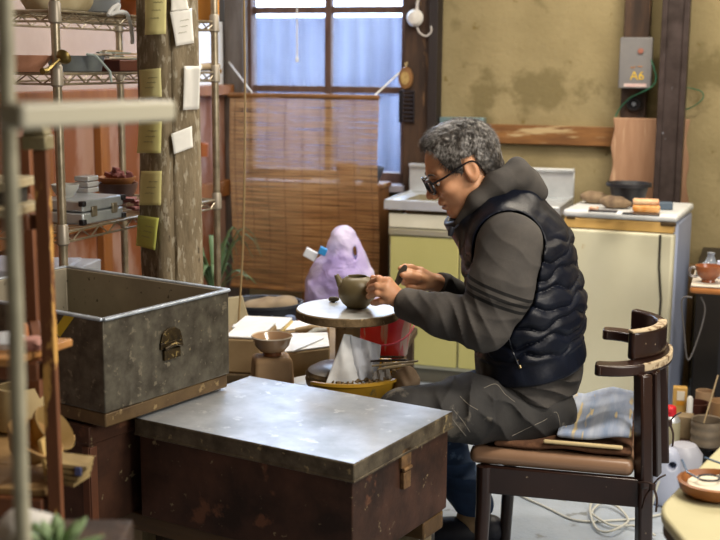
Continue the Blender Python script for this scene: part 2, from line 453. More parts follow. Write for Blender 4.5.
b=MB(); b.tube([(0,0,h-.042),(Lu,0,h-.042),(Lu,Lv,h-.042)],.003,6); b.build('lid_bead',M_lidside,tr)
# hasp on the right face
b=MB(); y=Lv*.50
b.bb((Lu-.009,y-.022,h-.075),(Lu+.0,y+.022,h-.03)); b.bb((Lu-.008,y-.016,h-.125),(Lu+.003,y+.016,h-.085)); b.tube([(Lu+.002,y-.018,h-.078),(Lu+.002,y+.018,h-.078)],.005,8)
b.build('hasp',mat('rusty_hasp','#8a6a45','#5d4630',40,.6,metal=.4,bump=.0006),tr,bevel=.002)
# stand under the trunk : low timber frame / crate
M_beam=mat('stand_timber','#5f4626','#4a361c',4,.55,stretch=(.7,6,6),bump=.001,spots=('#7a6136',3,.62,7))
# tub
ZTB=.60; tubz=.855
tN=Wz(102,431,ZTB); 
topN=Wz(102.6,319.8,tubz); topR=Wz(228.6,290,tubz); topL=Wz(57,268.5,tubz)
print('tub',tN,topN,topR,topL,(topR-topN).length,(topL-topR).length)
vy=math.atan2((topR-topN).y,(topR-topN).x)-R(90)
tw=(topL-topR).length; tl=(topR-topN).length
tb=thing('metal_tub','open galvanised metal tub with taped side, stacked on a dark tin case','tub',(topN.x,topN.y,ZTB+.004),vy)
hh=tubz-ZTB-.004
# local: x from -tw..0, y 0..tl
b=MB(); openbox(b,-tw,0,0,tl,.035,hh,.012,0,1); 
b.build('body',[M_galv,M_galv_in],tb,bevel=.003)
b=MB(); openbox(b,-tw+.004,.004,-.004,tl-.004,0,.034,.02); b.build('base_band',mat('tub_base_band','#6f5a3c','#55422c',12,.55,metal=.3,bump=.0006,spots=('#7c3f22',7,.62,5),spots2=('#95805a',30,.64)),tb,bevel=.004)
b=MB()
for a_,c_ in (((-tw,0),(0,0)),((0,0),(0,tl)),((0,tl),(-tw,tl)),((-tw,tl),(-tw,0))):
    b.beam((a_[0],a_[1],hh),(c_[0],c_[1],hh),.016,.007)
b.build('rim',M_rim,tb,bevel=.003)
# latch
b=MB(); y=tl*.50; z=hh*.60
b.bb((-.002,y-.038,z-.004),(.006,y+.038,z+.012)); b.bb((-.002,y-.028,z-.032),(.008,y+.028,z-.006))
b.prism([(-.038,.0),(.038,.0),(.03,.022),(.012,.032),(-.012,.032),(-.03,.022)],.006,Matrix.Translation((0,y,z+.012))@Matrix.Rotation(R(90),4,'Y')@Matrix.Rotation(R(90),4,'Z'))
b.tube([(.010,y-.03,z-.002),(.014,y,z+.006),(.010,y+.03,z-.002)],.005,8)
b.build('latch',M_brass_old,tb,bevel=.002)
# tapes on the near face (y=0 plane)
def onface(px,py):
    "pixel to tub local coords on the plane y=0"
    I=inv(tb); a=I@CP; d=I.to_3x3()@ray(px,py); return a+d*((-.0015-a.y)/d.y)
for nm,c,pts in (('yellow_tape','#d9b92e',[(66,313),(75,316),(60,337),(54,330)]),('blue_tape','#6f93a3',[(28,308),(37,311),(22,330),(13,327)])):
    q=[onface(*p) for p in pts]; b=MB(); b.add(q,[(0,1,2,3)]); b.build(nm,mat(nm,c,rough=.5),tb,solid=.0012,smooth=False)
# case under the tub
case_h=.245; b=MB()
cs=thing('tin_case','dark rusty tin case carrying the open metal tub','case',(topN.x,topN.y,ZTB-.250),vy)
openbox(b,-tw,.0,-.056,tl,0,.25,.006); b.build('body',M_rust,cs,bevel=.003)
b=MB(); b.bb((-tw-.002,-.003,.205),(-.052,tl+.002,.249)); b.build('lid',M_rust,cs,bevel=.003)
b=MB(); b.bb((-.076,-.004,.002),(-.054,.004,.20)); b.bb((-.056,-.002,.002),(-.050,.02,.20)); b.build('corner_strip',M_rust_r,cs,bevel=.002)
# timber stand : two long rails + legs, under both
st=thing('timber_stand','dark low timber stand under the tin chest and the case','stand',(tA.x,tA.y,0),ua)
zt=zb-.002
b=MB(); b.bb((-.60,.02,zt-.045),(Lu-.05,.13,zt)); b.build('rail',M_beam,st,bevel=.004)
b=MB(); b.bb((-.36,Lv-.12,zt-.045),(Lu-.01,Lv-.02,zt)); b.build('rail',M_beam,st,bevel=.004)
for x,y in ((-.58,.03),(-.1,.05),(Lu-.10,.03),(-.34,Lv-.11),(Lu-.10,Lv-.11)):
    b=MB(); b.bb((x,y,0),(x+.07,y+.07,zt-.046)); b.build('leg',mat('stand_leg','#9a8a6c','#7c6b4c',5,.6,stretch=(5,5,.7)),st,bevel=.003)
b=MB(); b.bb((-.5,.10,.02),(Lu-.06,.115,zt-.05)); b.build('back_panel',mat('dark_panel','#3f3120','#33271a',4,.7),st)
# ================================================================ sink unit (room frame)
def rthing(name,label,cat,x,y,z=0,group=None,drz=0): 
    p=RM@V((x,y,z)); return thing(name,label,cat,p,RZ+drz,group)
M_cream=mat('cream_enamel','#d9d6c4','#cbc8b4',5,.4)
M_green=mat('olive_laminate','#b9b476','#b0ab6c',2,.45,rvar=.05)
M_steel=mat('sink_steel','#dfe3e6','#c9ced2',8,.36,metal=.6,rvar=.08)
M_steel_d=mat('basin_steel','#a59c80','#8d856b',6,.45,metal=.5)
M_dark=mat('dark_gap','#26221d',rough=.8)
cl=Wz(384,201,.82); c2=RI@cl; sx0=c2.x; sy0=c2.y
sw=(RI@Wz(557,211,.82)).x-sx0; sd=-sy0-.115
sk=rthing('kitchen_sink','olive green kitchen sink unit with steel top and back splash, behind the potter','sink',sx0,sy0)
b=MB(); b.bb((.02,.03,.07),(sw-.02,sd,.74)); b.build('cabinet',M_cream,sk,bevel=.004)
ww=sw-.05
for x0,wd in ((.025,ww*.44),(.025+ww*.44,ww*.28),(.025+ww*.72,ww*.28)):
    b=MB(); b.bb((x0+.004,.008,.09),(x0+wd-.004,.030,.665)); b.build('door',M_green,sk,bevel=.003)
b=MB(); b.bb((.02,.004,.672),(sw-.02,.03,.70)); b.build('handle_rail',mat('alu_rail','#bdb89f',rough=.35,metal=.6),sk,bevel=.003)
b=MB(); b.bb((.02,.012,.705),(sw-.02,.03,.765)); b.build('front_panel',M_cream,sk,bevel=.002)
b=MB(); b.bb((.03,.06,0),(sw-.03,sd,.07)); b.build('plinth',mat('plinth_grey','#6d695c',rough=.7),sk)
# steel top with a pressed basin
b=MB(); bx0,bx1,by0,by1=.07,.50,.07,sd-.09; T=.82
xs=[0,bx0,bx1,sw]; ys=[0,by0,by1,sd]
for i in range(3):
    for j in range(3):
        if (i,j)!=(1,1): b.bb((xs[i],ys[j],T-.035),(xs[i+1],ys[j+1],T-(.0 if (i!=2 or j!=1) else .006)))
b.build('steel_top',M_steel,sk)
b=MB(); o=[(bx0,by0),(bx1,by0),(bx1,by1),(bx0,by1)]; q=[(bx0+.03,by0+.03),(bx1-.03,by0+.03),(bx1-.03,by1-.03),(bx0+.03,by1-.03)]
b.add([(x,y,T-.001) for x,y in o]+[(x,y,T-.16) for x,y in q],[(0,1,5,4),(1,2,6,5),(2,3,7,6),(3,0,4,7),(4,5,6,7)]); b.build('basin',M_steel_d,sk,solid=.002)
b=MB()
for a_,c_ in (((0,.006),(sw,.006)),((.006,0),(.006,sd)),((sw-.006,0),(sw-.006,sd))): b.beam((a_[0],a_[1],T+.002),(c_[0],c_[1],T+.002),.012,.012)
b.build('raised_edge',M_steel,sk,bevel=.004)
b=MB(); b.bb((.0,sd-.015,T),(sw,sd,T+.13)); b.bb((0,sd-.03,T+.12),(sw,sd,T+.135)); b.build('back_splash',M_steel,sk,bevel=.003)
# ================================================================ fridge
fl=RI@Wz(564,209,.85); fr_=RI@Wz(679,219,.85)
fdir=R(-5)
fw=.405
for _k in range(40):
    _p=RM@V((fl.x+fw*math.cos(fdir),fl.y+fw*math.sin(fdir),.85)); _c=CM3.transposed()@(_p-CP); _x=360-FPX*_c.x/_c.z
    fw+=(677-_x)*.0025
print('fridge',fl,fr_,math.degrees(fdir),fw)
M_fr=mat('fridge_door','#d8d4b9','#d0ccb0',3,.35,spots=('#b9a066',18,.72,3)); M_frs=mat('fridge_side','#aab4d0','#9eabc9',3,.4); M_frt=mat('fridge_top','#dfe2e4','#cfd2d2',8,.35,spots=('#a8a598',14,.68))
fg=rthing('refrigerator','old cream refrigerator with a yellowed strip, loaded with items on top','refrigerator',fl.x,fl.y,0,drz=fdir)
fd=.44
b=MB(); b.bb((.0,.055,.02),(fw,fd,.85-.035)); b.build('body',M_frs,fg,bevel=.01)
b=MB(); b.bb((.0,0,.04),(fw-.006,.05,.775)); b.build('door',M_fr,fg,bevel=.012,seg=3)
b=MB(); b.bb((.002,.004,.777),(fw-.01,.05,.818)); b.build('trim_strip',mat('yellowed_plastic','#d9b26c','#cfa45c',5,.4),fg,bevel=.004,seg=2)
b=MB(); b.bb((-.004,-.002,.82),(fw+.004,fd+.01,.85)); b.build('top',M_frt,fg,bevel=.012,seg=3)
b=MB(); b.bb((fw-.06,-.004,.806),(fw-.002,.01,.82)); b.build('hinge',mat('rusty_hinge','#4b3b25',rough=.6,metal=.4),fg,bevel=.002)
b=MB(); b.bb((.012,-.002,.812),(.045,.01,.82)); b.build('hinge',mat('rusty_hinge','#4b3b25'),fg,bevel=.002)
for x in (.05,fw-.05):
    for y in (.08,fd-.06):
        b=MB(); b.bb((x-.02,y-.02,0),(x+.02,y+.02,.02)); b.build('foot',M_dark,fg)
# door crack/handle line and its grip
a=inv(fg)@Wz(661,235,.8); 
FI=inv(fg)
def ff(px,py,y=0):
    o=FI@CP; d=FI.to_3x3()@ray(px,py); return o+d*((y-o.y)/d.y)
b=MB(); p,q=ff(660.5,235),ff(663,300); r_=ff(661,330)
b.tube([(p.x,-.002,p.z),(p.x+.001,-.003,(p.z+q.z)/2),(q.x-.008,-.003,q.z),(r_.x-.01,-.002,r_.z)],.0045,6); b.build('door_seal_cord',mat('dark_rubber','#3a372f',rough=.7),fg)
FZ=.852
def ft(px,py): return Wz(px,py,FZ)
def on_fridge(px,py): return ft(px,py)
# black planter tub
p=ft(628,205); th=MB()
th.lathe([(.045,0),(.060,.001),(.078,.075),(.092,.078),(.092,.092),(.084,.092),(.080,.084),(.055,.01),(0,.008)],n=32)
tag(th.build('plastic_tub',mat('black_plastic','#24252a',rough=.45),loc=(p.x,p.y,FZ)),'black plastic tub with a rim, standing on the refrigerator','tub')
# bread pack / sponge
p=ft(646,212); br=thing('food_pack','orange and white packet in front of the black tub on the refrigerator','packet',(p.x,p.y,FZ),RZ+.1)
b=MB(); b.box((0,0,.016),(.105,.06,.03)); b.build('orange_part',mat('orange_crust','#d98a35','#e6b273',30,.5),br,bevel=.01,seg=3)
b=MB(); b.box((-.002,.002,.040),(.10,.062,.02)); b.build('white_part',mat('sponge_white','#e3c7a0','#d98f62',18,.6),br,bevel=.007,seg=3)
p=ft(663,209); tag(MB().box((0,0,.014),(.07,.05,.028)).build('small_box',mat('slate_box','#4b5b6c',rough=.5),loc=(p.x,p.y,FZ),rz=RZ+.2,bevel=.003),'small slate blue box at the back right of the refrigerator top','box')
# brown gloves / sacks lumps
for nm,px,py,lab,c,sx in (('cloth_bundle',592,203,'brown bundled cloth lying left on the refrigerator top','#6f5c48',1),('cloth_bundle',612,208,'darker brown bundled cloth next to the black tub','#5b4a3d',.95)):
    p=ft(px,py); c0=V((p.x,p.y,FZ))
    f1=ell((0,0,.026),(.052,.036,.024)); f2=ell((.03,0,.018),(.05,.034,.018))
    f=lambda P,f1=f1,f2=f2: smax(smin(f1(P),f2(P),.02)+.002*nz3(P,60),-P[...,2]+.001,.004)
    o=sdf_obj(nm,f,(-.1,-.08,-.02),(.12,.08,.09),.004,mat(nm+c,c,c2='#8a765d',scale=30,rough=.95)); o.location=c0; o.rotation_euler=(0,0,RZ+.3*sx)
    tag(o,lab,'cloth',None)
p=ft(603,212); b=MB(); b.box((0,0,.004),(.10,.05,.006)); b.box((-.035,-.01,.012),(.035,.03,.012),mi=1); b.box((.02,0,.01),(.03,.035,.01),mi=2)
tg=thing('scrap_tray','small dark tin tray with scraps in front of the cloth bundles','tray',(p.x,p.y,FZ),RZ)
b=MB(); b.box((0,0,.004),(.11,.05,.006)); b.build('tray',mat('dark_tray','#33333b',rough=.4),tg,bevel=.002)
b=MB(); b.box((-.035,-.005,.014),(.035,.03,.012)); b.build('tag',mat('copper_tag','#b9714e','#e0c9b0',60,.4),tg,bevel=.003)
p=ft(641,215); b=MB(); b.box((0,0,.003),(.14,.045,.005)); tag(b.build('flat_tool',mat('dark_steel','#30343a',rough=.35,metal=.5),loc=(p.x,p.y,FZ),rz=RZ-.03,bevel=.001),'flat dark metal blade along the front of the refrigerator top','blade')
# ================================================================ bark edged board + steel post
a=Wp(614,118,-.10); c=Wp(659,200,-.10); d=Wp(688,200,-.10)
b=MB(); 
pt=Wp(614,118,-.1); zb_=.55
def barkx(z,side):
    if side<0: return a.x+.006*math.sin(z*40)
    return d.x-.015+.05*max(0,1.1-z)+.006*math.sin(z*33)
prof=[]
zt_=Wp(640,118,-.1).z
n=24
pl=[(barkx(zb_+(zt_-zb_)*i/n,-1),zb_+(zt_-zb_)*i/n) for i in range(n+1)]; pr=[(barkx(zb_+(zt_-zb_)*i/n,1),zb_+(zt_-zb_)*i/n) for i in range(n,-1,-1)]
Mx=Matrix(((1,0,0,0),(0,0,-1,0),(0,1,0,0),(0,0,0,1)))
b.prism([(x,z) for x,z in pl+pr],.03,Matrix.Translation((0,-.095,0))@Mx)
M_bark=mat('live_edge_board','#a98468','#8b674d',3,.7,stretch=(5,5,.6),bump=.001,spots=('#c9a98a',2,.6))
tag(b.build('live_edge_board',M_bark,loc=RO,rz=RZ,bevel=.004),'pale rough sawn wood board leaning on the wall behind the steel post','board')
# trestle carrying the board (hidden behind the refrigerator)
b=MB(); b.bb((a.x-.02,-.20,0),(d.x+.05,-.08,zb_-.002)); 
tag(b.build('storage_box',mat('hidden_box','#6a5334',rough=.8),loc=RO,rz=RZ,bevel=.004),'brown box behind the refrigerator under the leaning board','box')
pt0=Wp(677,0,-.22); pt1=Wp(664,190,-.22)
b=MB(); x0=pt0.x; hx=.045
b.bb((x0-hx,-.24,0),(x0+hx,-.15,HT)); 
b.bb((x0-hx-.012,-.252,0),(x0-hx+.012,-.14,HT)); b.bb((x0+hx-.012,-.252,0),(x0+hx+.012,-.14,HT))
tag(struct(b.build('trim_8',mat('dark_steel_post','#2f2522','#453a38',14,.45,metal=.3,spots=('#8c8f9a',40,.7,3)),loc=RO,rz=RZ,bevel=.003)))
# ================================================================ electric box, socket, cable
a=Wp(621,38,-.17); c=Wp(650,88,-.17)
eb=rthing('meter_box','grey metal switch box with yellow lettering on the wooden post','switch box',(a.x+c.x)/2,-.17,c.z)
w_=c.x-a.x; h_=a.z-c.z
M_box=mat('grey_box_paint','#6f6e70','#7b7978',6,.5,metal=.2,spots=('#8a5a48',22,.7,3))
b=MB(); b.bb((-w_/2,.01,0),(w_/2,.088,h_)); b.build('case',M_box,eb,bevel=.004)
b=MB(); b.bb((-w_/2-.003,-.002,-.003),(w_/2+.003,.012,h_+.003)); b.build('cover',M_box,eb,bevel=.004)
def text(s,size,parent,loc,m,name='lettering',ext=.001):
    cu=bpy.data.curves.new(name,'FONT'); cu.body=s; cu.size=size; cu.extrude=ext; cu.align_x='CENTER'
    tmp=bpy.data.objects.new('t',cu); COL.objects.link(tmp); dg=bpy.context.evaluated_depsgraph_get(); me=bpy.data.meshes.new_from_object(tmp.evaluated_get(dg)); bpy.data.objects.remove(tmp)
    me.materials.clear(); me.materials.append(m); o=bpy.data.objects.new(name,me); COL.objects.link(o); o.parent=parent; o.location=loc; o.rotation_euler=(R(90),0,0); return o
M_yel=mat('yellow_print','#c9a62c',rough=.6)
text('A6',.052,eb,(.01,-.003,.035),M_yel); text('小型',.03,eb,(.01,-.003,.078),mat('orange_print','#b0753a',rough=.6)) if False else None
b=MB(); b.bb((-.045,-.0035,.004),(.05,-.002,.018)); b.build('label_strip',mat('red_white_label','#b9908c','#c4b7b2',60,.6),eb)
b=MB(); b.tube([(-.02,-.003,.088),(-.005,-.003,.086),(.0,-.003,.092)],.002,5); b.tube([(.01,-.003,.092),(.03,-.003,.09)],.002,5); b.build('small_marks',mat('orange_print','#b0753a',rough=.6),eb)
b=MB(); Mf=Matrix.Rotation(R(90),3,'X'); b.lathe([(.012,0),(.012,.006),(0,.007)],(.02,-.002,h_*.74),16,M=Mf); b.build('rust_patch',mat('rust_patch','#8a5646',rough=.7),eb)
c_=Wp(634,104,-.09); sc=rthing('wall_socket','round black socket on the wooden post below the switch box','socket',c_.x,-.081,c_.z)
b=MB(); b.lathe([(.034,0),(.034,.018),(.028,.024),(.018,.024),(.016,.010),(0,.010)],(0,0,0),24,M=Mf); b.build('body',mat('bakelite','#1d1c1f',rough=.3),sc)
b=MB(); b.lathe([(.010,.01),(.010,.02),(0,.021)],(0,0,0),16,M=Mf); b.build('centre',mat('socket_centre','#6c7076',rough=.4),sc)
M_gw=mat('green_wire','#2e6b50',rough=.5)
def wpath(pts,t): 
    out=[]
    for p in pts:
        q=Wp(p[0],p[1],t if len(p)<3 else p[2]); out.append(V((q.x,q.y,q.z)))
    return out
def smoothp(pts,n=6):
    pts=[V(p) for p in pts]; out=[]
    for i in range(len(pts)-1):
        p0=pts[max(i-1,0)];p1=pts[i];p2=pts[i+1];p3=pts[min(i+2,len(pts)-1)]
        for k in range(n):
            t=k/n; out.append(.5*((2*p1)+(p2-p0)*t+(2*p0-5*p1+4*p2-p3)*t*t+(3*p1-p0-3*p2+p3)*t**3))
    out.append(pts[-1]); return out
b=MB(); b.tube(smoothp(wpath([(615,118,-.10),(620,108,-.10),(630,98,-.12),(640,93,-.15),(650,88,-.18),(656,80,-.18),(654,68,-.175),(651,60,-.172)],-.1)),.003,6)
tag(b.build('green_wire',M_gw,loc=RO,rz=RZ),'thin green wire looping below the switch box','wire')
b=MB(); b.tube(smoothp(wpath([(683,110,-.02),(690,108,-.03),(697,104,-.04),(703,98,-.04),(702,92,-.04),(694,89,-.03),(684,87,-.02)],-.03)),.0025,6)
tag(b.build('green_wire',M_gw,loc=RO,rz=RZ),'green wire loop on the wall right of the steel post','wire')
# small metal bracket above the rail
a=Wp(440,117,-.05); c=Wp(484,124,-.05); b=MB(); b.bb((a.x,-.06,c.z),(c.x,0,a.z)); tag(b.build('metal_bracket',mat('bluish_steel','#7f9aa0',rough=.4,metal=.5),loc=RO,rz=RZ,bevel=.003),'flat bluish steel bracket on the wall above the potter','bracket')
# ================================================================ things on the right window post
t=-.075
a=Wp(416,18,t-.02); kn=rthing('porcelain_knob','white round porcelain knob with a curled cable at the top of the post','porcelain knob',a.x,t,a.z)
b=MB(); b.lathe([(.012,0),(.014,.012),(.036,.022),(.040,.040),(.028,.058),(0,.064)],(0,0,0),28,M=Mf); b.build('body',mat('porcelain','#cfcdc8',rough=.25),kn)
q=inv(kn); b=MB(); b.tube([q@(RM@p) for p in smoothp(wpath([(418,0,-.09),(417,6,-.10),(417,14,-.11)],-.1))],.007,8)
b.tube([q@(RM@p) for p in smoothp(wpath([(417,27,-.10),(420,33,-.10),(426,36,-.10),(431,32,-.10),(431,26,-.10)],-.1))],.0045,8); b.build('cable',mat('white_cable','#b9b4b0',rough=.5),kn)
a=Wp(406,78,t-.01); wt=rthing('hanging_brush','round wooden brush hanging on the post above a black comb','brush',a.x,t-.002,a.z)
b=MB(); b.lathe([(.0,0),(.028,0),(.036,.010),(.034,.022),(.0,.028)],(0,0,0),28,M=Mf,sy=1,sx=1); 
for i,p in enumerate(b.v): b.v[i]=V((p.x,p.y,p.z*1.45))
b.build('body',mat('brush_wood','#6b4a2c','#8a6238',10,.5),wt)
b=MB(); b.lathe([(.021,.0),(.021,.004),(.0,.005)],(0,-.026,0),24,M=Mf)
for i,p in enumerate(b.v): b.v[i]=V((p.x,p.y,p.z*1.5))
b.build('bristles',mat('straw_bristles','#b59a63','#8f7443',60,.8),wt)
b=MB(); b.tube([(0,-.01,.05),(-.006,-.01,.068),(.005,-.01,.075),(0,-.01,.05)],.0025,6); b.build('hanging_loop',mat('twine','#b8a67d',rough=.9),wt)
a=Wp(399,90,t-.01); c=Wp(414,123,t-.01); cb=rthing('hanging_comb','black toothed metal comb hanging below the round brush','comb',(a.x+c.x)/2,t-.002,c.z)
w2=(c.x-a.x)/2; h2=a.z-c.z; b=MB(); b.bb((-w2,-.01,0),(-w2+.02,0,h2)); 
b.build('spine',mat('black_iron','#1e1c22',rough=.5,metal=.3),cb,bevel=.002)
b=MB(); b.bb((w2-.006,-.01,0),(w2,0,h2)); b.build('spine',mat('black_iron','#1e1c22'),cb,bevel=.001)
b=MB()
for i in range(8): z=h2*(.02+.13*i); b.box((0,-.006,z+.006),(2*w2-.01,.008,.008))
b.build('teeth',mat('iron_teeth','#34323a',rough=.4,metal=.4),cb,bevel=.001)
# ================================================================ bamboo blind
tb_=-.42
a=Wp(229,93,tb_); c=Wp(379,100,tb_); e=Wp(382,296,tb_)
bw=c.x-a.x; zt1=(a.z+c.z)/2; zb1=e.z
bl=rthing('bamboo_blind','brown split bamboo blind hanging by white cords in front of the window','blind',a.x,tb_,zb1)
HB=zt1-zb1
def bamboo():
    m=bpy.data.materials.new('bamboo_splits'); m.use_nodes=True; nt=m.node_tree; N=nt.nodes; L=nt.links
    for n in list(N): N.remove(n)
    out=N.new('ShaderNodeOutputMaterial'); tc=N.new('ShaderNodeTexCoord')
    mp=N.new('ShaderNodeMapping'); mp.inputs['Scale'].default_value=(3.5,3.5,190); L.new(tc.outputs['Object'],mp.inputs['Vector'])
    n1=N.new('ShaderNodeTexNoise'); n1.inputs['Scale'].default_value=1; n1.inputs['Detail'].default_value=3; L.new(mp.outputs['Vector'],n1.inputs['Vector'])
    cr=N.new('ShaderNodeValToRGB'); cr.color_ramp.elements[0].position=.3; cr.color_ramp.elements[0].color=lin('#8a5e38'); cr.color_ramp.elements[1].position=.72; cr.color_ramp.elements[1].color=lin('#c79a68'); L.new(n1.outputs['Fac'],cr.inputs[0])
    d=N.new('ShaderNodeBsdfDiffuse'); L.new(cr.outputs[0],d.inputs[0]); t=N.new('ShaderNodeBsdfTranslucent'); L.new(cr.outputs[0],t.inputs[0])
    tr=N.new('ShaderNodeBsdfTransparent')
    m1=N.new('ShaderNodeMixShader'); m1.inputs[0].default_value=.5; L.new(d.outputs[0],m1.inputs[1]); L.new(t.outputs[0],m1.inputs[2])
    mr=N.new('ShaderNodeMapRange'); mr.inputs['From Min'].default_value=.35; mr.inputs['From Max'].default_value=.65; mr.inputs['To Min'].default_value=.55; mr.inputs['To Max'].default_value=.92; L.new(n1.outputs['Fac'],mr.inputs['Value'])
    m2=N.new('ShaderNodeMixShader'); L.new(mr.outputs['Result'],m2.inputs[0]); L.new(tr.outputs[0],m2.inputs[1]); L.new(m1.outputs[0],m2.inputs[2])
    L.new(m2.outputs[0],out.inputs['Surface']); return m
b=MB()
b.grid(lambda u,v: V((u*bw+.006*math.sin(v*7),.012*math.sin(u*9+v*3)+.02*math.sin(v*3.1)*u,v*HB)),30,60)
b.build('slat_sheet',bamboo(),bl)
b=MB()
for i in range(9):
    x=bw*(.04+i*.115); b.tube([(x+.006*math.sin(v*7),.012*math.sin(x/bw*9+v*3)+.02*math.sin(v*3.1)*x/bw-.002,v*HB) for v in [k/12 for k in range(13)]],.0011,4)
b.build('warp_threads',mat('warp_thread','#5a3a22',rough=.9),bl)
b=MB(); b.tube([(0,0,HB+.0),(bw/2,.01,HB+.002),(bw+.0,0,HB-.0)],.012,10); b.build('head_rod',mat('bamboo_rod','#8a6236','#6d4a26',10,.5),bl)
b=MB(); b.tube([(0,.0,.0),(bw/2,.0,.0),(bw,.0,.0)],.010,8); b.build('bottom_rod',mat('bamboo_rod','#8a6236'),bl)
M_cord=mat('white_string','#d7d4cc',rough=.8)
blI=inv(bl)
for (p0,p1,tt) in (((253,94),(229,62),-.07),((372,98),(400,72),-.08)):
    q0=Wp(*p0,tb_); q1=Wp(*p1,tt); b=MB(); b.tube([blI@(RM@V(q0)),blI@(RM@V(q1))],.004,6); b.build('hanging_cord',M_cord,bl)
# cups standing on the window sill (seen through the blind)
# shelf with crockery just behind the blind: low board hung on the sink side
a=Wp(309,181,-.2); c=Wp(386,182,-.2)
zsh=Wp(330,181,-.2).z
sb=rthing('sill_shelf','wooden cupboard behind the bamboo blind, under the window','cupboard',a.x,-.30,0)
sh_w=c.x-a.x-.01; b=MB(); b.bb((0,0,0),(sh_w,.19,zsh-.022)); b.build('body',mat('cupboard_wood','#7c5430','#65421f',4,.6,stretch=(4,4,.8)),sb,bevel=.004)
b=MB(); b.bb((-.01,-.01,zsh-.02),(sh_w+.01,.195,zsh)); b.build('top',M_railwood,sb,bevel=.003)
for x in (.005,sh_w/2+.003): b=MB(); b.bb((x,-.008,.05),(x+sh_w/2-.008,0,zsh-.04)); b.build('door',mat('cupboard_door','#85592f','#6d4825',4,.6,stretch=(4,4,.8)),sb,bevel=.002)
def bowlprof(r,h,foot=.5,t=.005): return [(r*foot*.9,0),(r*foot,0),(r*foot,h*.08),(r*.72,h*.35),(r*.92,h*.7),(r,h),(r-t,h),(r*.9-t,h*.7),(r*.66,h*.36),(r*.3,h*.16),(0,h*.13)]
for px,r,h_,c,lab in ((347,.055,.085,'#a5764f','brown clay cup on the cupboard, left of two behind the blind'),(371,.062,.075,'#3c4250','dark blue bowl on the cupboard behind the right edge of the blind')):
    p=RM@(Wp(px,178,-.2)); b=MB(); b.lathe(bowlprof(r,h_,.6)); tag(b.build('cup' if c=='#a5764f' else 'bowl',mat('cup'+c,c,rough=.3),loc=(p.x,p.y,zsh)),lab,'cup' if c=='#a5764f' else 'bowl')
# pull cord with a toggle, hanging from the ceiling
p=Wp(297,30,-.15); pc=rthing('pull_cord','short white pull cord with a toggle hanging in front of the window','pull cord',p.x,-.15,HT)
zlow=Wp(297,58,-.15).z-HT; b=MB(); b.tube([(0,0,0),(0,0,zlow)],.0035,6); b.build('cord',M_cord,pc)
b=MB(); b.lathe([(0,0),(.007,.002),(.008,.02),(.004,.028),(0,.03)],(0,0,zlow-.02),12); b.build('toggle',M_white,pc)
# long string hanging in front of the blind
p=W(244,0,3.9); q=W(238,331,3.9); m_=W(245,120,3.9); m2=W(243,240,3.9)
b=MB(); b.tube(smoothp([V((p.x,p.y,HT)),p,m_,m2,q]),.0035,6)
tag(b.build('hanging_string',mat('beige_string','#a08a63',rough=.9),loc=(p.x,p.y,HT),world=True),'long beige string hanging from the ceiling in front of the blind','string')
# ================================================================ weathered log column with notes
cc=W(170,150,3.62)
M_col=mat('weathered_log','#8f8168','#6d604a',7,.85,stretch=(3,3,1),bump=.004,bscale=26,spots=('#a59c88',22,.55,5),spots2=('#4a3f31',9,.63,6))
cx,cy=cc.x,cc.y; rc=.098; ca=R(40)
b=MB(); prof=[]
def colpt(u,v):
    a=u*2*math.pi; z=v*HT
    # rounded square
    c,s=math.cos(a),math.sin(a); k=(abs(c)**4+abs(s)**4)**(-.25)
    dn=.016*math.exp(-((((a*57.2958-243+180)%360)-180)/4.0)**2)
    r=(rc*.82*k-dn)*(1+.03*math.sin(z*2.2+1)+.035*noise.noise(V((c*2,s*2,z*3)))+.02*noise.noise(V((c*7,s*7,z*14))))
    a2=a+ca; x=cx+r*math.cos(a2)*1.0; y=cy+r*math.sin(a2)
    return V((x,y,z))
b.grid(colpt,72,160)
struct(b.build('trim_9',M_col,angle=70))
# groove edge (split)
def colhit(px,py,off=.004):
    "where the ray meets the column surface (search)"
    r=ray(px,py); r.normalize(); t=2.5
    while t<4.5:
        p=CP+r*t; dx,dy=p.x-cx,p.y-cy; a=math.atan2(dy,dx)-ca; c,s=math.cos(a),math.sin(a); k=(abs(c)**4+abs(s)**4)**(-.25)
        if math.hypot(dx,dy)<rc*.82*k*(1+.03*math.sin(p.z*2.2+1))+off: break
        t+=.002
    return p-r*.004
notes=[('#dcd393',[(145,-12),(167,-12),(167,34),(146,35)],'pale yellow note at the very top of the column'),
 ('#ddd69a',[(139,70),(161,68),(163,97),(141,98)],'pale yellow note below the topmost yellow one'),
 ('#d8d28c',[(139,121),(162,121),(162,153),(138,153)],'pale yellow note just under the white rail of the stand'),
 ('#d9d08e',[(141,171),(162,171),(162,205),(140,205)],'pale yellow note above the lime coloured note'),
 ('#cfd36a',[(138,215),(159,218),(156,250),(137,245)],'lime yellow note, lowest on the column'),
 ('#f0eee4',[(171,-8),(186,-8),(190,10),(172,11)],'white note at the top right of the column'),
 ('#efede6',[(170,12),(192,8),(195,43),(177,46)],'large tilted white note on the right side of the column'),
 ('#ecebe4',[(184,66),(201,66),(200,109),(184,110)],'long white note hanging off the right edge of the column'),
 ('#eeeee8',[(171,134),(192,126),(194,147),(175,154)],'small tilted white note, lowest white one on the column')]
M_pencil=mat('pencil_marks','#8d8a6c',rough=.9)
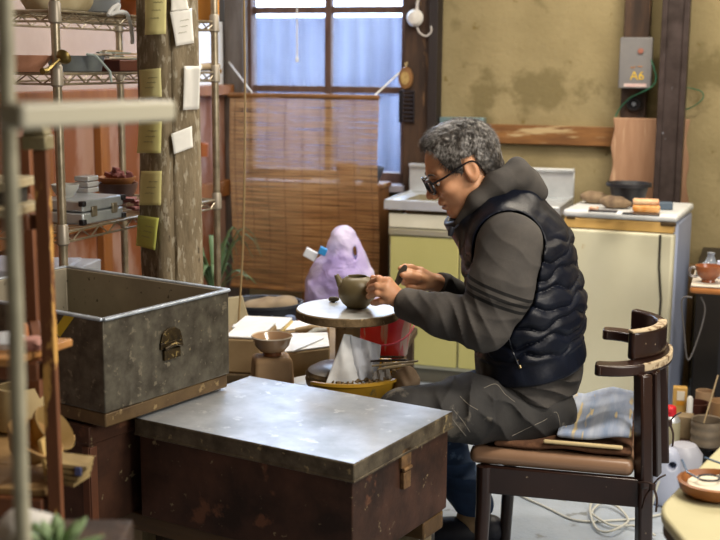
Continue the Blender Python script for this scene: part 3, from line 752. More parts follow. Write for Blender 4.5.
for i,(c,pts,lab) in enumerate(notes):
    ctr=colhit(sum(p[0] for p in pts)/4,sum(p[1] for p in pts)/4); nt_=thing('paper_note','%s'%lab,'note',ctr,0,'notes taped to the column')
    b=MB()
    def pt(u,v,pts=pts):
        x=(pts[3][0]*(1-u)+pts[2][0]*u)*(1-v)+(pts[0][0]*(1-u)+pts[1][0]*u)*v
        y=(pts[3][1]*(1-u)+pts[2][1]*u)*(1-v)+(pts[0][1]*(1-u)+pts[1][1]*u)*v
        q=colhit(min(x,194),y,.012)
        if x>194: q=W(x,y,q.y+(x-194)*.0012)
        return q+V((-.3,-.95,0))*(.003*math.sin(v*3)*(.4+u)+.007*(1-v)**3)
    b.grid(pt,8,10); b.build('sheet',mat('note'+c,c,rough=.75),nt_,world=True,solid=.0006)
    if i in (1,2,3,4,6,0):
        b=MB()
        for k in range(3):
            v=.35+.17*k; u0=.25+.08*k; b.tube([pt(u0+.07*j,v+(.018 if j%2 else -.012))+V((-.15,-1,0)).normalized()*.0014 for j in range(7)],.0007,4)
        b.build('handwriting',M_pencil,nt_,world=True)
# ================================================================ wire rack
M_chrome=mat('rack_chrome','#b7ab94','#8f8672',20,.35,metal=.75)
pA=V((W(57,76,3.3).x,3.3,0)); pB=V((W(215,76,4.15).x,4.15,0))
ra=math.atan2((pB-pA).y,(pB-pA).x); rl=(pB-pA).length; rd=.38
rk=thing('wire_shelf_rack','chrome wire shelf rack with dusty posts behind the column','shelf rack',pA,ra)
rI=inv(rk)
def rp(px,py,y=0.0):
    o=rI@CP; d=rI.to_3x3()@ray(px,py); return o+d*((y-o.y)/d.y)
zs1=rp(60,75).z; zs0=rp(60,17).z; zs2=rp(62,232).z; ztop=HT-.4
zs0=(rp(60,17).z+rp(213,17).z)/2; zs1=(rp(60,77).z+rp(213,70).z)/2; zs2=(rp(62,230).z+rp(213,203).z)/2
print('rack',rl,math.degrees(ra),zs0,zs1,zs2)
for x,y in ((0,0),(rl,0),(0,rd),(rl,rd)):
    b=MB(); b.tube([(x,y,0),(x,y,ztop)],.0125,14)
    for k in range(int(ztop/.025)):
        b.tube([(x,y,k*.025),(x,y,k*.025+.003)],.0129,14)
    po=b.build('post',M_chrome,rk,angle=60)
    for z in (zs0,zs1,zs2): b=MB(); b.lathe([(.0135,-.035),(.018,-.03),(.0165,.02),(.0135,.025)],(x,y,z),16); b.build('collar',mat('collar_plastic','#9a9284',rough=.4,metal=.4),po)
def wshelf(z):
    b=MB(); H=.028
    for (a_,c_) in (((0,0),(rl,0)),((0,rd),(rl,rd)),((0,0),(0,rd)),((rl,0),(rl,rd))):
        A_=V((a_[0],a_[1],z)); C_=V((c_[0],c_[1],z)); b.tube([A_,C_],.0038,6); b.tube([A_-V((0,0,H)),C_-V((0,0,H))],.0034,6)
        L_=(C_-A_).length; n=max(2,int(L_/.045)); pts=[A_.lerp(C_,i/n)-V((0,0,H if i%2 else 0)) for i in range(n+1)]; b.tube(pts,.0026,5)
    n=int(rl/.028)
    for i in range(1,n): x=rl*i/n; b.tube([(x,0,z+.002),(x,rd,z+.002)],.0018,4)
    for y in (rd*.33,rd*.66): b.tube([(0,y,z-.002),(rl,y,z-.002)],.003,5)
    return b.build('wire_shelf',M_chrome,rk)
for z in (zs0,zs1,zs2): wshelf(z)
def rackthing(name,label,cat,px,y,z,py=100,group=None,rz=0):
    p=rp(px,py,y); q=FR[rk.name]@V((p.x,y,z+.005)); return thing(name,label,cat,q,ra+rz,group)
def racksingle(b,name,m,label,cat,px,y,z,group=None,rz=0,**k):
    p=rp(px,100,y); q=FR[rk.name]@V((p.x,y,z+.005)); return tag(b.build(name,m,loc=q,rz=ra+rz,**k),label,cat,group)
# --- top shelf
f1=ell((0,0,.05),(.13,.09,.075))
def lumpbag(P): return smax(f1(P)+.006*nz3(P,28),-P[...,2]+.002,.006)
o=sdf_obj('paper_sack',lumpbag,(-.2,-.15,-.02),(.2,.15,.18),.007,mat('sack_paper','#c9bb97','#b5a47c',12,.85,bump=.001))
p=rp(55,15,.12); o.location=FR[rk.name]@V((rp(58,15,.14).x,.14,zs0+.005)); o.rotation_euler=(0,0,ra); tag(o,'crumpled beige sack on the top wire shelf','sack')
b=MB(); b.lathe(bowlprof(.075,.06,.55)); racksingle(b,'orange_bowl',mat('orange_glaze','#c06a30',rough=.4),'orange bowl on the top wire shelf beside the column','bowl',128,.12,zs0)
b=MB(); b.lathe([(.05,0),(.062,.01),(.066,.08),(.06,.08),(.056,.015),(0,.01)]); racksingle(b,'grey_pot',mat('grey_pot','#8d949a',rough=.5),'grey pot on the top wire shelf between the sack and the orange bowl','pot',102,.14,zs0)
b=MB(); q0=[rp(*p,-.02) for p in ((108,15),(113,8),(119,5),(116,12),(110,14),(118,12),(126,13),(130,22),(132,34),(132.5,44))]
b.tube(smoothp(q0),.006,8); tag(b.build('rope',mat('white_rope','#e9e9e6',rough=.7),loc=pA,rz=ra),'knotted white cord draped over the edge of the top wire shelf','rope')
b=MB(); b.box((0,0,.09),(.05,.16,.18),mi=0); o=racksingle(b,'orange_box',mat('orange_box','#c98a3a',rough=.5),'thin orange box at the right end of the top wire shelf','box',197,.10,zs0,bevel=.003)
b=MB(); b.box((0,0,.08),(.045,.15,.16)); o=racksingle(b,'black_case',mat('black_case','#26262a',rough=.5),'small black case at the right end of the top wire shelf','case',204,.10,zs0,bevel=.004)
# --- second shelf: flat bowls and palette
b=MB(); b.lathe([(.05,0),(.055,0),(.088,.038),(.092,.045),(.085,.045),(.05,.008),(0,.006)]); o=racksingle(b,'clay_bowl',mat('salmon_clay','#b78368','#9a6a50',12,.6),'shallow salmon clay bowl at the left of the second wire shelf','bowl',20,.10,zs1)
b=MB(); b.lathe([(.06,0),(.075,0),(.085,.04),(.088,.046),(.08,.046),(.07,.008),(0,.006)]); racksingle(b,'grey_bowl',mat('grey_stoneware','#7a817f','#60656a',12,.5),'grey stoneware bowl on the second wire shelf beside the spoon','bowl',77,.14,zs1)
pa=rackthing('paint_tray','dark red tray heaped with pale paint sticks on the second wire shelf','tray',118,.12,zs1)
b=MB(); openbox(b,-.11,-.08,.11,.08,0,.035,.006); b.build('tray',mat('dark_red_lacquer','#5d3024',rough=.4),pa,bevel=.003)
for k in range(11):
    b=MB(); a_=random.uniform(-.5,.5); c_=V((random.uniform(-.06,.06),random.uniform(-.05,.05),.032+.003*k)); dv=V((math.cos(a_),math.sin(a_),0))*.06
    b.beam(c_-dv,c_+dv,.016,.005); b.build('paint_stick',[mat('stick_a','#d5cdb8',rough=.7),mat('stick_b','#c3a882',rough=.7),mat('stick_c','#aab5ae',rough=.7)][k%3],pa)
b=MB(); b.tube([(0,0,.05),(0.005,-.03,.045),(.006,-.075,.0),(.004,-.08,-.03)],.004,6); racksingle(b,'pale_strap',mat('pale_strap','#a8b7b4',rough=.6),'pale grey strap hanging over the front of the second wire shelf','strap',88,.06,zs1)
# ladle
q=rp(52,68,-.03); ld=thing('metal_ladle','old brass ladle propped on the front of the second wire shelf','ladle',FR[rk.name]@V((q.x,-.035,zs1+.004)),ra)
b=MB(); f_=R(20)
b.lathe([(0,0),(.012,.002),(.020,.009),(.022,.016),(.020,.016),(.010,.005),(0,.004)],(.035,0,.035),20,M=Matrix.Rotation(R(60),3,'Y')); b.build('bowl',mat('old_brass','#8b7a45','#6a5a33',20,.35,metal=.8),ld)
b=MB(); b.tube([(-.05,0,.004),(-.03,0,.006),(0,0,.022),(.025,0,.035)],[.009,.007,.004,.005],8); b.build('handle',mat('old_brass','#8b7a45'),ld)
# hand brush at the right end of second shelf
br2=rackthing('hand_brush','white haired hand brush lying over the right end of the second wire shelf','brush',208,.02,zs1)
b=MB(); b.tube([(-.06,0,.012),(0,0,.014),(.06,-.01,.016)],[.012,.014,.010],10); b.build('handle',mat('brush_handle','#8d7d64',rough=.5),br2)
b=MB(); b.tube([(-.10,0,.012),(-.06,0,.012)],[.016,.013],10); b.build('bristles',mat('white_bristle','#cfcbc4',rough=.9),br2)
# --- third shelf
cs2=rackthing('aluminium_case','silver aluminium case with black corners on the third wire shelf','case',78,.095,zs2,rz=-.05)
M_alu=mat('aluminium_sheet','#c4cbcd','#b0b8bb',12,.35,metal=.6)
b=MB(); b.bb((-.10,-.08,0),(.10,.08,.034)); b.bb((-.10,-.08,.037),(.10,.08,.070)); b.build('shell',M_alu,cs2,bevel=.005)
for x in (-.098,.098):
    for z in (.008,.062):
        b=MB(); b.box((x,-.078,z),(.018,.018,.016)); b.build('corner',mat('black_corner','#1d1d20',rough=.4),cs2,bevel=.003)
for x in (-.05,.05): b=MB(); b.box((x,-.083,.036),(.024,.008,.03)); b.build('latch',M_chrome,cs2,bevel=.002)
b=MB(); b.lathe(bowlprof(.042,.042,.5)); racksingle(b,'pale_bowl',mat('pale_celadon','#b9bab4',rough=.35),'pale grey bowl behind the aluminium case','bowl',62,.13,zs2+.066)
st2=rackthing('plastic_box_stack','stack of clear plastic boxes behind the aluminium case','plastic box',84,.15,zs2+.067)
for k in range(3): b=MB(); b.box((0,0,.010+k*.018),(.060,.05,.016)); b.build('box_layer',mat('clear_plastic','#c9cccb',rough=.2,trans=.5),st2,bevel=.003)
b=MB(); b.lathe(bowlprof(.068,.074,.45)); racksingle(b,'brown_bowl',mat('brown_glaze','#54403c','#6a5049',8,.35),'large dark brown bowl holding the ochre bowl, third wire shelf','bowl',115,.20,zs2)
b=MB(); b.lathe(bowlprof(.062,.042,.6)); racksingle(b,'ochre_bowl',mat('ochre_glaze','#b07b4c','#9a683c',8,.4),'ochre bowl of broken clay set in the dark brown bowl','bowl',115,.20,zs2+.052)
mb=MB()
cl_=rackthing('clay_chunks','heap of dark red dry clay chunks in the ochre bowl','clay',115,.20,zs2+.070); cl_['kind']='stuff'
b=MB(); random.seed(3)
for k in range(22):
    a_=random.uniform(0,6.28); r_=random.uniform(0,.040); s_=random.uniform(.011,.018)
    b.box((r_*math.cos(a_),r_*math.sin(a_),.02+random.uniform(0,.03)*(1-r_/.06)),(s_*1.6,s_,s_*.7),Matrix.Rotation(random.uniform(0,3),3,V((random.random(),random.random(),random.random())).normalized()))
o=b.build('clay_chunks',mat('red_clay','#8a5653','#744443',14,.8),loc=cl_.location,rz=ra,bevel=.002); 
tag(o,'heap of dark red dry clay chunks in the ochre bowl','clay',kind='stuff'); bpy.data.objects.remove(cl_); o.name='clay_chunks'
b=MB(); 
for k in range(6): b.box((random.uniform(-.03,.03),random.uniform(-.02,.02),.008+.007*k),(.05,.035,.007),Matrix.Rotation(random.uniform(-.6,.6),3,'Z'))
racksingle(b,'red_cards',mat('red_cards','#8c4c49','#a5807c',30,.7),'little stack of reddish cards right of the brown bowl','cards',133,.05,zs2)
# white board on the left wall next to the corner post
a=Wl(189,-20,SL+.05); c=Wl(228,90,SL+.05)
b=MB(); b.bb((SL+.003,a.y,c.z),(SL+.018,-.07,HT-.1)); tag(b.build('white_board',mat('white_sheet','#f2f5fa',rough=.5),loc=RO,rz=RZ,bevel=.002),'plain white board on the timber wall beside the window','board')
p=RM@Wl(220,71,SL+.03); b=MB(); b.lathe([(.012,0),(.012,.004),(0,.006)],(0,0,0),16,M=Matrix.Rotation(R(90),3,'Y')); tag(b.build('drawing_pin',mat('pin_brass','#b7862f',rough=.3,metal=.5),loc=RM@V((SL+.019,Wl(220,71,SL+.019).y,Wl(220,71,SL+.019).z)),rz=RZ),'round brass pin at the lower edge of the white board','pin')
p=RM@V((SL+.055,Wl(203,155,SL+.06).y,Wl(203,150,SL+.06).z)); b=MB(); b.lathe([(0,-.03),(.03,-.03),(.032,.03),(.026,.035),(0,.035)],n=24); tag(b.build('wall_cup',mat('copper_cup','#a8633a',rough=.35,metal=.3),loc=p+V((.0,0,0))),'small copper coloured cup on the timber wall behind the rack post','cup')
# white box with papers behind the tub
p=W(30,262,3.75); wb=thing('white_carton','flat white carton and papers behind the metal tub','carton',(W(25,262,3.75).x,3.75,.0),RZ+.15)
zc2=W(30,262,3.75).z
b=MB(); b.bb((-.15,-.15,0),(.22,.15,zc2-.065)); b.build('lower_box',mat('lower_carton','#5d4630',rough=.7),wb,bevel=.003)
b=MB(); b.bb((-.15,-.14,zc2-.063),(.20,.14,zc2-.005)); b.build('tray',mat('carton_white','#c9ced8','#b7bcc8',8,.6),wb,bevel=.004)
b=MB(); b.box((.09,-.03,zc2+.002),(.16,.20,.01),Matrix.Rotation(.12,3,'Z')); b.build('paper',mat('blue_white_paper','#ccd3e3',rough=.6),wb)
# ================================================================ plant behind the column
pp=W(214,255,5.0); pl=thing('spider_plant','long leaved green plant behind the rack post beside the column','plant',(pp.x,pp.y,0),0)
zpl=W(212,300,5.0).z
b=MB(); b.lathe([(.07,0),(.075,0),(.10,.16),(.105,.18),(.095,.18),(.07,.14),(0,.14)]); 
for i,q in enumerate(b.v): b.v[i]=V((q.x,q.y,q.z+zpl-.18))
b.lathe([(.09,0),(.09,zpl-.18)],n=16); b.build('pot',mat('plant_pot','#3d3a35',rough=.7),pl)
M_leaf=mat('plant_leaf','#4d6b4a','#6f8c66',6,.45)
random.seed(11)
for k in range(26):
    a_=random.uniform(0,6.28); L_=random.uniform(.18,.34); up=random.uniform(.12,.32); pts=[]
    for j in range(7):
        t_=j/6; pts.append(V((math.cos(a_)*L_*t_*.6,math.sin(a_)*L_*t_*.5,zpl+up*math.sin(t_*2.4)*1.0)))
    b=MB(); w0=.012; vs=[];fs=[]
    sd_=V((-math.sin(a_),math.cos(a_),0))
    for j,q in enumerate(pts):
        w_=w0*math.sin(math.pi*min(1,(j+.6)/6.8)); vs+=[q-sd_*w_,q+V((0,0,-.003)),q+sd_*w_]
    for j in range(6): fs+=[(3*j,3*j+1,3*j+4,3*j+3),(3*j+1,3*j+2,3*j+5,3*j+4)]
    b.add(vs,fs); b.build('leaf',M_leaf,pl,solid=.0006)
# ================================================================ foreground white stand (out of focus)
M_wst=mat('cream_enamel_pipe','#c9c4ae','#aeb0a0',2,.4)
stf=thing('white_pipe_stand','out of focus cream pipe stand with a cross rail in the left foreground','stand',(W(22,520,1.2).x,1.2,0),0)
sI=inv(stf)
pts_=[sI@W(px,py,1.2) for px,py in ((22,520),(19,440),(16,330),(11,200),(7,100),(5,0))]
b=MB(); b.tube([V((pts_[0].x+.03,0,0))]+pts_+[pts_[-1]+(pts_[-1]-pts_[-2])*1.2],.0085,16); b.build('post',mat('grey_enamel_pipe','#8f8b76','#b3ad94',9,.5),stf)
a=sI@W(10,116,1.02); c=sI@W(166,110,1.30)
b=MB(); b.beam(a,c,.022,.026,up=(0,1,0)); b.build('cross_rail',mat('cream_rail','#b5b09c',rough=.45),stf,bevel=.004)
b=MB(); b.lathe([(.05,0),(.05,.012),(.02,.02),(0,.02)],(pts_[0].x+.03,0,0)); b.build('base',M_wst,stf)
# ================================================================ drying rack (brown timber)
M_dr=mat('rack_timber','#7a4a2a','#5f3820',5,.6,stretch=(3,3,.8),spots=('#c99a52',11,.53,6),bump=.0008)
M_dr2=mat('rack_timber_plain','#7c4c2e','#643a20',5,.6,spots=('#a88a60',14,.68,4))
M_board=mat('ware_board','#a8875a','#917246',5,.7,stretch=(1,5,5))
dd=1.85; p0=W(40,150,dd); p1=W(58,520,dd)
dr=thing('drying_rack','paint flaked brown timber rack of pots at the left edge','rack',(p1.x,dd,0),R(-8))
dI=inv(dr)
def dl(px,py,d): return dI@W(px,py,d)
t0=dl(41,150,dd); t1=dl(57,525,dd)
ext=t1+(t1-t0)*1.4; ext=t1+(t1-t0)*((t1.z)/(t0.z-t1.z))
b=MB(); b.beam(ext,t0,.023,.014,up=(0,1,0)); b.build('upright',M_dr,dr,bevel=.002)
b=MB(); q=t0; b.box((q.x-.005,0,q.z+.012),(.04,.035,.022)); b.prism([(-.019,-.017),(.019,-.017),(.010,.012),(-.010,.012)],.03,Matrix.Translation((q.x-.005,.015,q.z+.04))@Matrix.Rotation(R(90),4,'X')); b.build('top_bracket',mat('bracket_patina','#a09576','#7d7354',14,.5,metal=.3),dr,bevel=.003)
b=MB(); b.beam(ext+V((-.45,.02,0)),t0+V((-.45,.02,0)),.029,.022,up=(0,1,0)); b.build('upright',M_dr2,dr,bevel=.002)
b=MB(); b.beam(ext+V((-.16,.30,0)),t0+V((-.16,.30,0)),.029,.022,up=(0,1,0)); b.build('upright',M_dr2,dr,bevel=.002)
b=MB(); b.beam(ext+V((-.47,.30,0)),t0+V((-.47,.30,0)),.029,.022,up=(0,1,0)); b.build('upright',M_dr2,dr,bevel=.002)
lv=[]
for (px,py,w_) in ((50,498,.035),(46,362,.03),(36,215,.024)):
    q=dl(px,py,dd); b=MB(); b.bb((q.x-.47,-.012,q.z-w_),(q.x-.010,.012,q.z)); b.build('front_rail',M_dr2,dr,bevel=.003)
    b=MB(); b.beam((q.x-.005,.0,q.z-w_/2),(q.x-.15,.30,q.z-w_/2),.02,w_); b.build('side_rail',M_dr2,dr,bevel=.003); lv.append(q)
q=lv[0]; ql=q
b=MB(); b.bb((q.x-.46,.0,q.z),(q.x-.01,.11,q.z+.012)); b.bb((q.x-.46,.11,q.z),(q.x-.07,.29,q.z+.012)); b.build('board',M_board,dr,bevel=.002)
q=lv[1]; e=dl(70,340,dd)
b=MB(); b.prism([(q.x-.46,-.05),(q.x-.035,-.05),(q.x+.006,.10),(q.x-.46,.10)],.014,Matrix.Translation((0,0,q.z+.002))); b.build('board',mat('light_board','#b7834a','#a06f3a',5,.6,stretch=(1,5,5)),dr,bevel=.003); q1=q
q=lv[2]; b=MB(); b.bb((q.x-.46,-.05,q.z),(q.x-.02,.08,q.z+.014)); b.build('board',mat('grey_board','#b3a584','#9b8c6a',5,.7,stretch=(1,5,5)),dr,bevel=.002)
b=MB(); q=lv[2]; b.bb((q.x-.46,-.05,q.z+.04),(q.x-.03,.08,q.z+.054)); b.build('board',mat('grey_board','#b3a584'),dr,bevel=.002)
b=MB(); b.bb((q.x-.07,.0,q.z+.0145),(q.x-.04,.06,q.z+.0395)); b.build('spacer',M_dark,dr)
DW=FR[dr.name]
def drsingle(b,name,m,label,cat,px,y,q,dz=.015,group=None,**k):
    # local x from pixel
    o=dI@CP; d=dI.to_3x3()@ray(px,q if False else 300); t=(y-o.y)/d.y; x=(o+d*t).x
    return tag(b.build(name,m,loc=DW@V((x,y,q+dz)),rz=R(-8),**k),label,cat,group)
# ware on the middle board
b=MB(); b.lathe([(0,0),(.020,.001),(.024,.010),(.018,.018),(0,.020)]); drsingle(b,'clay_disc',mat('pink_clay','#c9968a','#b98074',14,.6),'small pinkish clay lid on the middle board of the drying rack','lid',30,.02,q1.z)
b=MB(); b.lathe([(0,0),(.03,.001),(.035,.012),(.024,.020),(0,.022)]); drsingle(b,'clay_disc',mat('white_clay','#c9cdd2',rough=.5),'pale clay lid at the far left of the middle board','lid',5,.03,q1.z)
b=MB(); b.lathe([(0,0),(.006,0),(.005,.03),(.003,.035),(0,.036)],n=10); drsingle(b,'wooden_peg',mat('peg_wood','#a5673a',rough=.6),'little wooden peg upright beside the pinkish lid','peg',24,.05,q1.z)
# ware on the bottom board : big shallow dishes leaning, jagged kiln cards
zb0=ql.z
f_=[('#a8834f',18,.07,.052,35,'large tan clay dish leaning at the left of the lowest board'),('#8f7444',34,.13,.046,50,'brown clay dish leaning behind the large tan dish')]
for c,px,y,r_,ang,lab in f_:
    b=MB(); Mr=Matrix.Rotation(R(ang),3,'Y')
    b.lathe([(r_*.5,0),(r_*.55,0),(r_*.95,.03),(r_,.038),(r_*.95,.040),(r_*.5,.008),(0,.006)],(0,0,r_*math.sin(R(ang))+.004),36,M=Mr); drsingle(b,'clay_dish',mat('dish'+c,c,rough=.7),lab,'dish',px,y,zb0,.013)
p=dl(68,470,2.0); kc=thing('cardboard_pack','crumpled cardboard pack with a blue label sticking out of the rack','cardboard',DW@V((lv[0].x+.012,.045,zb0+.013)),R(-8))
for k in range(4):
    b=MB(); b.box((.004*k,0,.008+.009*k),(.055,.055,.0065),Matrix.Rotation(.1*k-.15,3,'Z')@Matrix.Rotation(.12,3,'Y')); b.build('layer',mat('kraft_board','#a08a5c','#7f6a42',24,.8,bump=.001),kc)
b=MB(); b.box((.030,-.026,.028),(.010,.006,.014)); b.build('blue_label',mat('blue_label','#4a5078',rough=.6),kc)
b=MB(); b.box((0,0,.035),(.006,.05,.07),Matrix.Rotation(-.15,3,'Y')); drsingle(b,'wooden_rib',mat('rib_wood','#c2a468',rough=.6),'upright pale wooden rib beside the rack upright','rib',43,.06,zb0,.014)
b=MB(); b.lathe([(.035,0),(.05,.01),(.052,.06),(.04,.085),(.034,.085),(.045,.06),(.04,.012),(0,.01)]); drsingle(b,'clay_jar',mat('pale_clay_jar','#9d8a62',rough=.7),'small unfired clay jar at the back of the lowest board','jar',14,.30,zb0,.013)
# foreground plant + white cloth at the bottom left, on a small dark stool
ps=W(40,560,1.35); sl=thing('plant_stool','small stool in the left foreground holding the succulent and white cloth','stool',(ps.x,ps.y,0),0)
zst=W(50,556,1.35).z
b=MB(); b.bb((-.16,-.10,zst-.03),(.09,.12,zst)); b.build('seat',M_oldwood,sl,bevel=.004)
for x in (-.15,.06):
    for y in (-.09,.09): b=MB(); b.bb((x,y,0),(x+.03,y+.02,zst-.03)); b.build('leg',M_oldwood,sl)
px_=W(66,545,1.35); su=thing('succulent','out of focus green succulent in the bottom left corner','plant',(px_.x,1.31,zst),0)
b=MB(); b.lathe([(.015,0),(.024,.0),(.026,.02),(.022,.02),(0,.015)]); b.build('pot',mat('tiny_pot','#7a7f90',rough=.5),su)
for k in range(12):
    a_=k*2.4; el=.35+.08*k; b=MB(); L_=.060-.002*k
    d_=V((math.cos(a_)*math.cos(el),math.sin(a_)*math.cos(el),math.sin(el)))
    b.tube([V((0,0,.022))+d_*L_*t_ for t_ in (0,.3,.6,.85,1)],[.004,.008,.009,.006,.001],8,flat=.5); b.build('leaf',mat('succulent_leaf','#6f8a5c','#8aa074',20,.5),su)
f1=ell((0,0,.02),(.038,.04,.034))
o=sdf_obj('white_cloth',lambda P:smax(f1(P)+.004*nz3(P,70),-P[...,2]+.001,.004),(-.1,-.08,-.02),(.1,.08,.1),.004,mat('white_towel','#cdcac4',rough=.9)); o.location=(W(24,530,1.35).x,1.36,zst); tag(o,'bunched white cloth in the bottom left corner','cloth')
# ================================================================ wheel, bench and pottery
M_clayw=mat('clay_slip_grey','#8a7a62','#a3947a',14,.7,bump=.001,bscale=40,spots=('#5f513d',30,.64,4))
M_wet=mat('wet_bat_top','#c3c6c6','#a6a59d',6,.22,spots=('#efefef',4,.6,3),rvar=.08)
M_batrim=mat('bat_rim_clay','#7b6546','#544329',40,.8,bump=.003,bscale=70,spots=('#b29a72',40,.62,3))
wc=Wz(348,308,.76); WX,WY=wc.x,wc.y
print('wheel',wc, (Wz(296,308,.76)-wc).length)
br_=.142
pw=thing('pottery_wheel','clay spattered pottery wheel with a raised round bat, before the potter','pottery wheel',(WX,WY,0),0)
b=MB(); b.lathe([(0,.735),(br_-.004,.735),(br_,.738),(br_,.757),(br_-.003,.7595)],n=56,wob=.01); b.build('bat_rim',M_batrim,pw)
b=MB(); b.lathe([(br_-.002,.7585),(br_-.004,.7602),(0,.7605)],n=56); b.build('bat_top',M_wet,pw)
b=MB(); b.lathe([(.036,.60),(.034,.62),(.034,.70),(.040,.7345)],n=28,wob=.05); b.build('spindle',mat('spindle_clay','#94795a','#b39468',20,.8,bump=.0012,spots=('#6b5236',26,.62)),pw)
# lower wheel head (its centre is left of the spindle a bit nearer)
b=MB(); b.lathe([(.0,.545),(.090,.545),(.102,.55),(.105,.565),(.101,.572),(.104,.58),(.098,.588)],(-.012,0,0),n=48,wob=.008); b.build('wheel_head_rim',M_batrim,pw)
b=MB(); b.lathe([(.097,.5885),(.080,.598),(.0,.602)],(-.012,0,0),n=48); b.build('wheel_head_top',M_wet,pw)
b=MB(); b.lathe([(0,.525),(.13,.525),(.142,.532),(.144,.538),(.138,.538),(.125,.534),(0,.534)],(-.042,0,0),n=56); b.build('splash_disc',mat('white_disc','#d5dae0','#bcc0c4',8,.3),pw)
b=MB(); b.bb((-.17,-.10,.06),(.13,.17,.50)); b.build('housing',mat('wheel_housing','#6d6a58','#57523f',6,.6),pw,bevel=.01)
b=MB(); b.lathe([(.04,.49),(.04,.545)],n=20); b.build('shaft',M_steel,pw)
for x in (-.15,.13):
    for y in (-.08,.15): b=MB(); b.lathe([(.018,0),(.02,.062)],(x,y,0),12); b.build('foot',M_dark,pw)
# teapot
pc_=Wz(357,307,.762); tpx=pc_
M_pot=mat('leather_hard_clay','#6f6346','#645a40',6,.42,bump=.0004,bscale=50,spec=.5)
tp=thing('teapot','round dark clay teapot with a short spout, on the wheel bat held by the potter','teapot',(tpx.x,tpx.y,.762),0)
Rm=.0515
prof=[(.0,0),(.027,0),(.030,.003),(.040,.012),(.0495,.028),(.0525,.045),(.050,.062),(.041,.077),(.032,.0835),(.030,.084),(.028,.086),(.0262,.0855),(.0262,.080),(.036,.070),(.044,.055),(.046,.042),(.040,.02),(.025,.008),(0,.007)]
b=MB(); b.lathe(prof,n=56); b.build('body',M_pot,tp,angle=60)
b=MB(); sp=[V((-.036,-.004,.055)),V((-.046,-.005,.068)),V((-.052,-.006,.080)),V((-.057,-.006,.090))]
b.tube(smoothp(sp,4),[.016,.0155,.014,.013,.0115,.010,.009,.0085,.008,.0075,.007,.0066,.0065],14); b.build('spout',M_pot,tp)
# small clay lump on the bat
q=Wz(334,301,.763); f1=ell((0,0,.004),(.016,.010,.008))
o=sdf_obj('clay_lump',lambda P:f1(P)+.0015*nz3(P,120),(-.03,-.02,-.01),(.03,.02,.02),.0015,mat('dark_wet_clay','#4c4335',rough=.5)); o.location=(q.x,q.y,.765); tag(o,'small dark clay scrap on the bat behind the teapot','clay')
# yellow basin right of the wheel
bc=Wz(366,392,.53); byr=.135
M_yb=mat('yellow_plastic','#c49a32','#b88c2a',6,.4,spots=('#8a7440',20,.66))
YC=V((WX,WY,.502))
# (wheel disc passes over the basin)
b=MB()
_pf=[(.112,.0),(.135,.0),(.158,.078),(.168,.080),(.168,.088),(.152,.086),(.131,.008),(.116,.008),(.116,.05),(.110,.05)]
def _tr(u,v):
    a=R(-125+180*u); k=v*(len(_pf)-1); i=min(int(k),len(_pf)-2); t=k-i; r=_pf[i][0]*(1-t)+_pf[i+1][0]*t; z=_pf[i][1]*(1-t)+_pf[i+1][1]*t
    return V((r*math.cos(a),r*math.sin(a),z))
b.grid(_tr,36,len(_pf)-1)
for u in (0,1): b.add([_tr(u,k/(len(_pf)-1)) for k in range(len(_pf))],[tuple(range(len(_pf)))])
b.v=[p+V((0,0,.502)) for p in b.v]
o_=b.build('splash_pan',M_yb,pw,angle=50); o_['label']='yellow plastic splash pan'
b=MB(); random.seed(5)
for k in range(160):
    a_=random.uniform(-1.9,.8); r_=random.uniform(.125,.145); s_=random.uniform(.004,.009)
    b.box((r_*math.cos(a_),r_*math.sin(a_),.070+random.uniform(0,.014)),(s_*1.6,s_,s_*.5),Matrix.Rotation(random.uniform(0,3),3,V((random.random(),random.random(),random.random()+.1)).normalized()))
tag(b.build('clay_shavings',mat('shavings','#7b6647','#5c4a33',60,.9),loc=YC,smooth=False),'brown clay shavings lying inside the yellow splash pan','shavings',kind='stuff')
# grey clear plastic sheet standing in the basin
def sheetpt(pa,pb,pc2,pd,d0,d1,amp,f):
    def g(u,v):
        x=(pa[0]*(1-u)+pb[0]*u)*(1-v)+(pd[0]*(1-u)+pc2[0]*u)*v; y=(pa[1]*(1-u)+pb[1]*u)*(1-v)+(pd[1]*(1-u)+pc2[1]*u)*v
        d=d0*(1-u)+d1*u+amp*math.sin(f*u*3.1+v*4)+amp*.5*noise.noise(V((u*5,v*5,f)))+.04*v*0
        return W(x,y,d)
    return g
M_sheet=mat('milky_plastic','#e4e6e8','#cfd2d4',9,.5,trans=0,bump=.001,bscale=20,spots=('#7b6f5a',40,.70,3))
ps_=thing('plastic_bag','crumpled milky plastic bag standing in the yellow splash pan','plastic bag',YC+V((0,-.0,.02)),0)
dB=WY-.085
b=MB(); b.grid(sheetpt((324,388),(362,386),(352,335),(344,334),dB-.03,dB-.005,.006,2),14,18); b.build('front_fold',M_sheet,ps_,world=True,solid=.0008)
b=MB(); b.grid(sheetpt((352,384),(378,384),(381,345),(350,335),dB-.005,dB+.01,.006,4),14,18); b.build('side_fold',mat('milky_plastic2','#dfe4ee','#c4cad6',9,.5,trans=0,bump=.001,bscale=20),ps_,world=True,solid=.0008)
b=MB(); b.grid(sheetpt((368,384),(392,381),(388,362),(374,372),dB-.02,dB+.0,.006,6),10,10); b.build('loose_flap',mat('milky_plastic3','#c9ccd2','#8f877c',14,.3,bump=.001,bscale=20),ps_,world=True,solid=.0008)
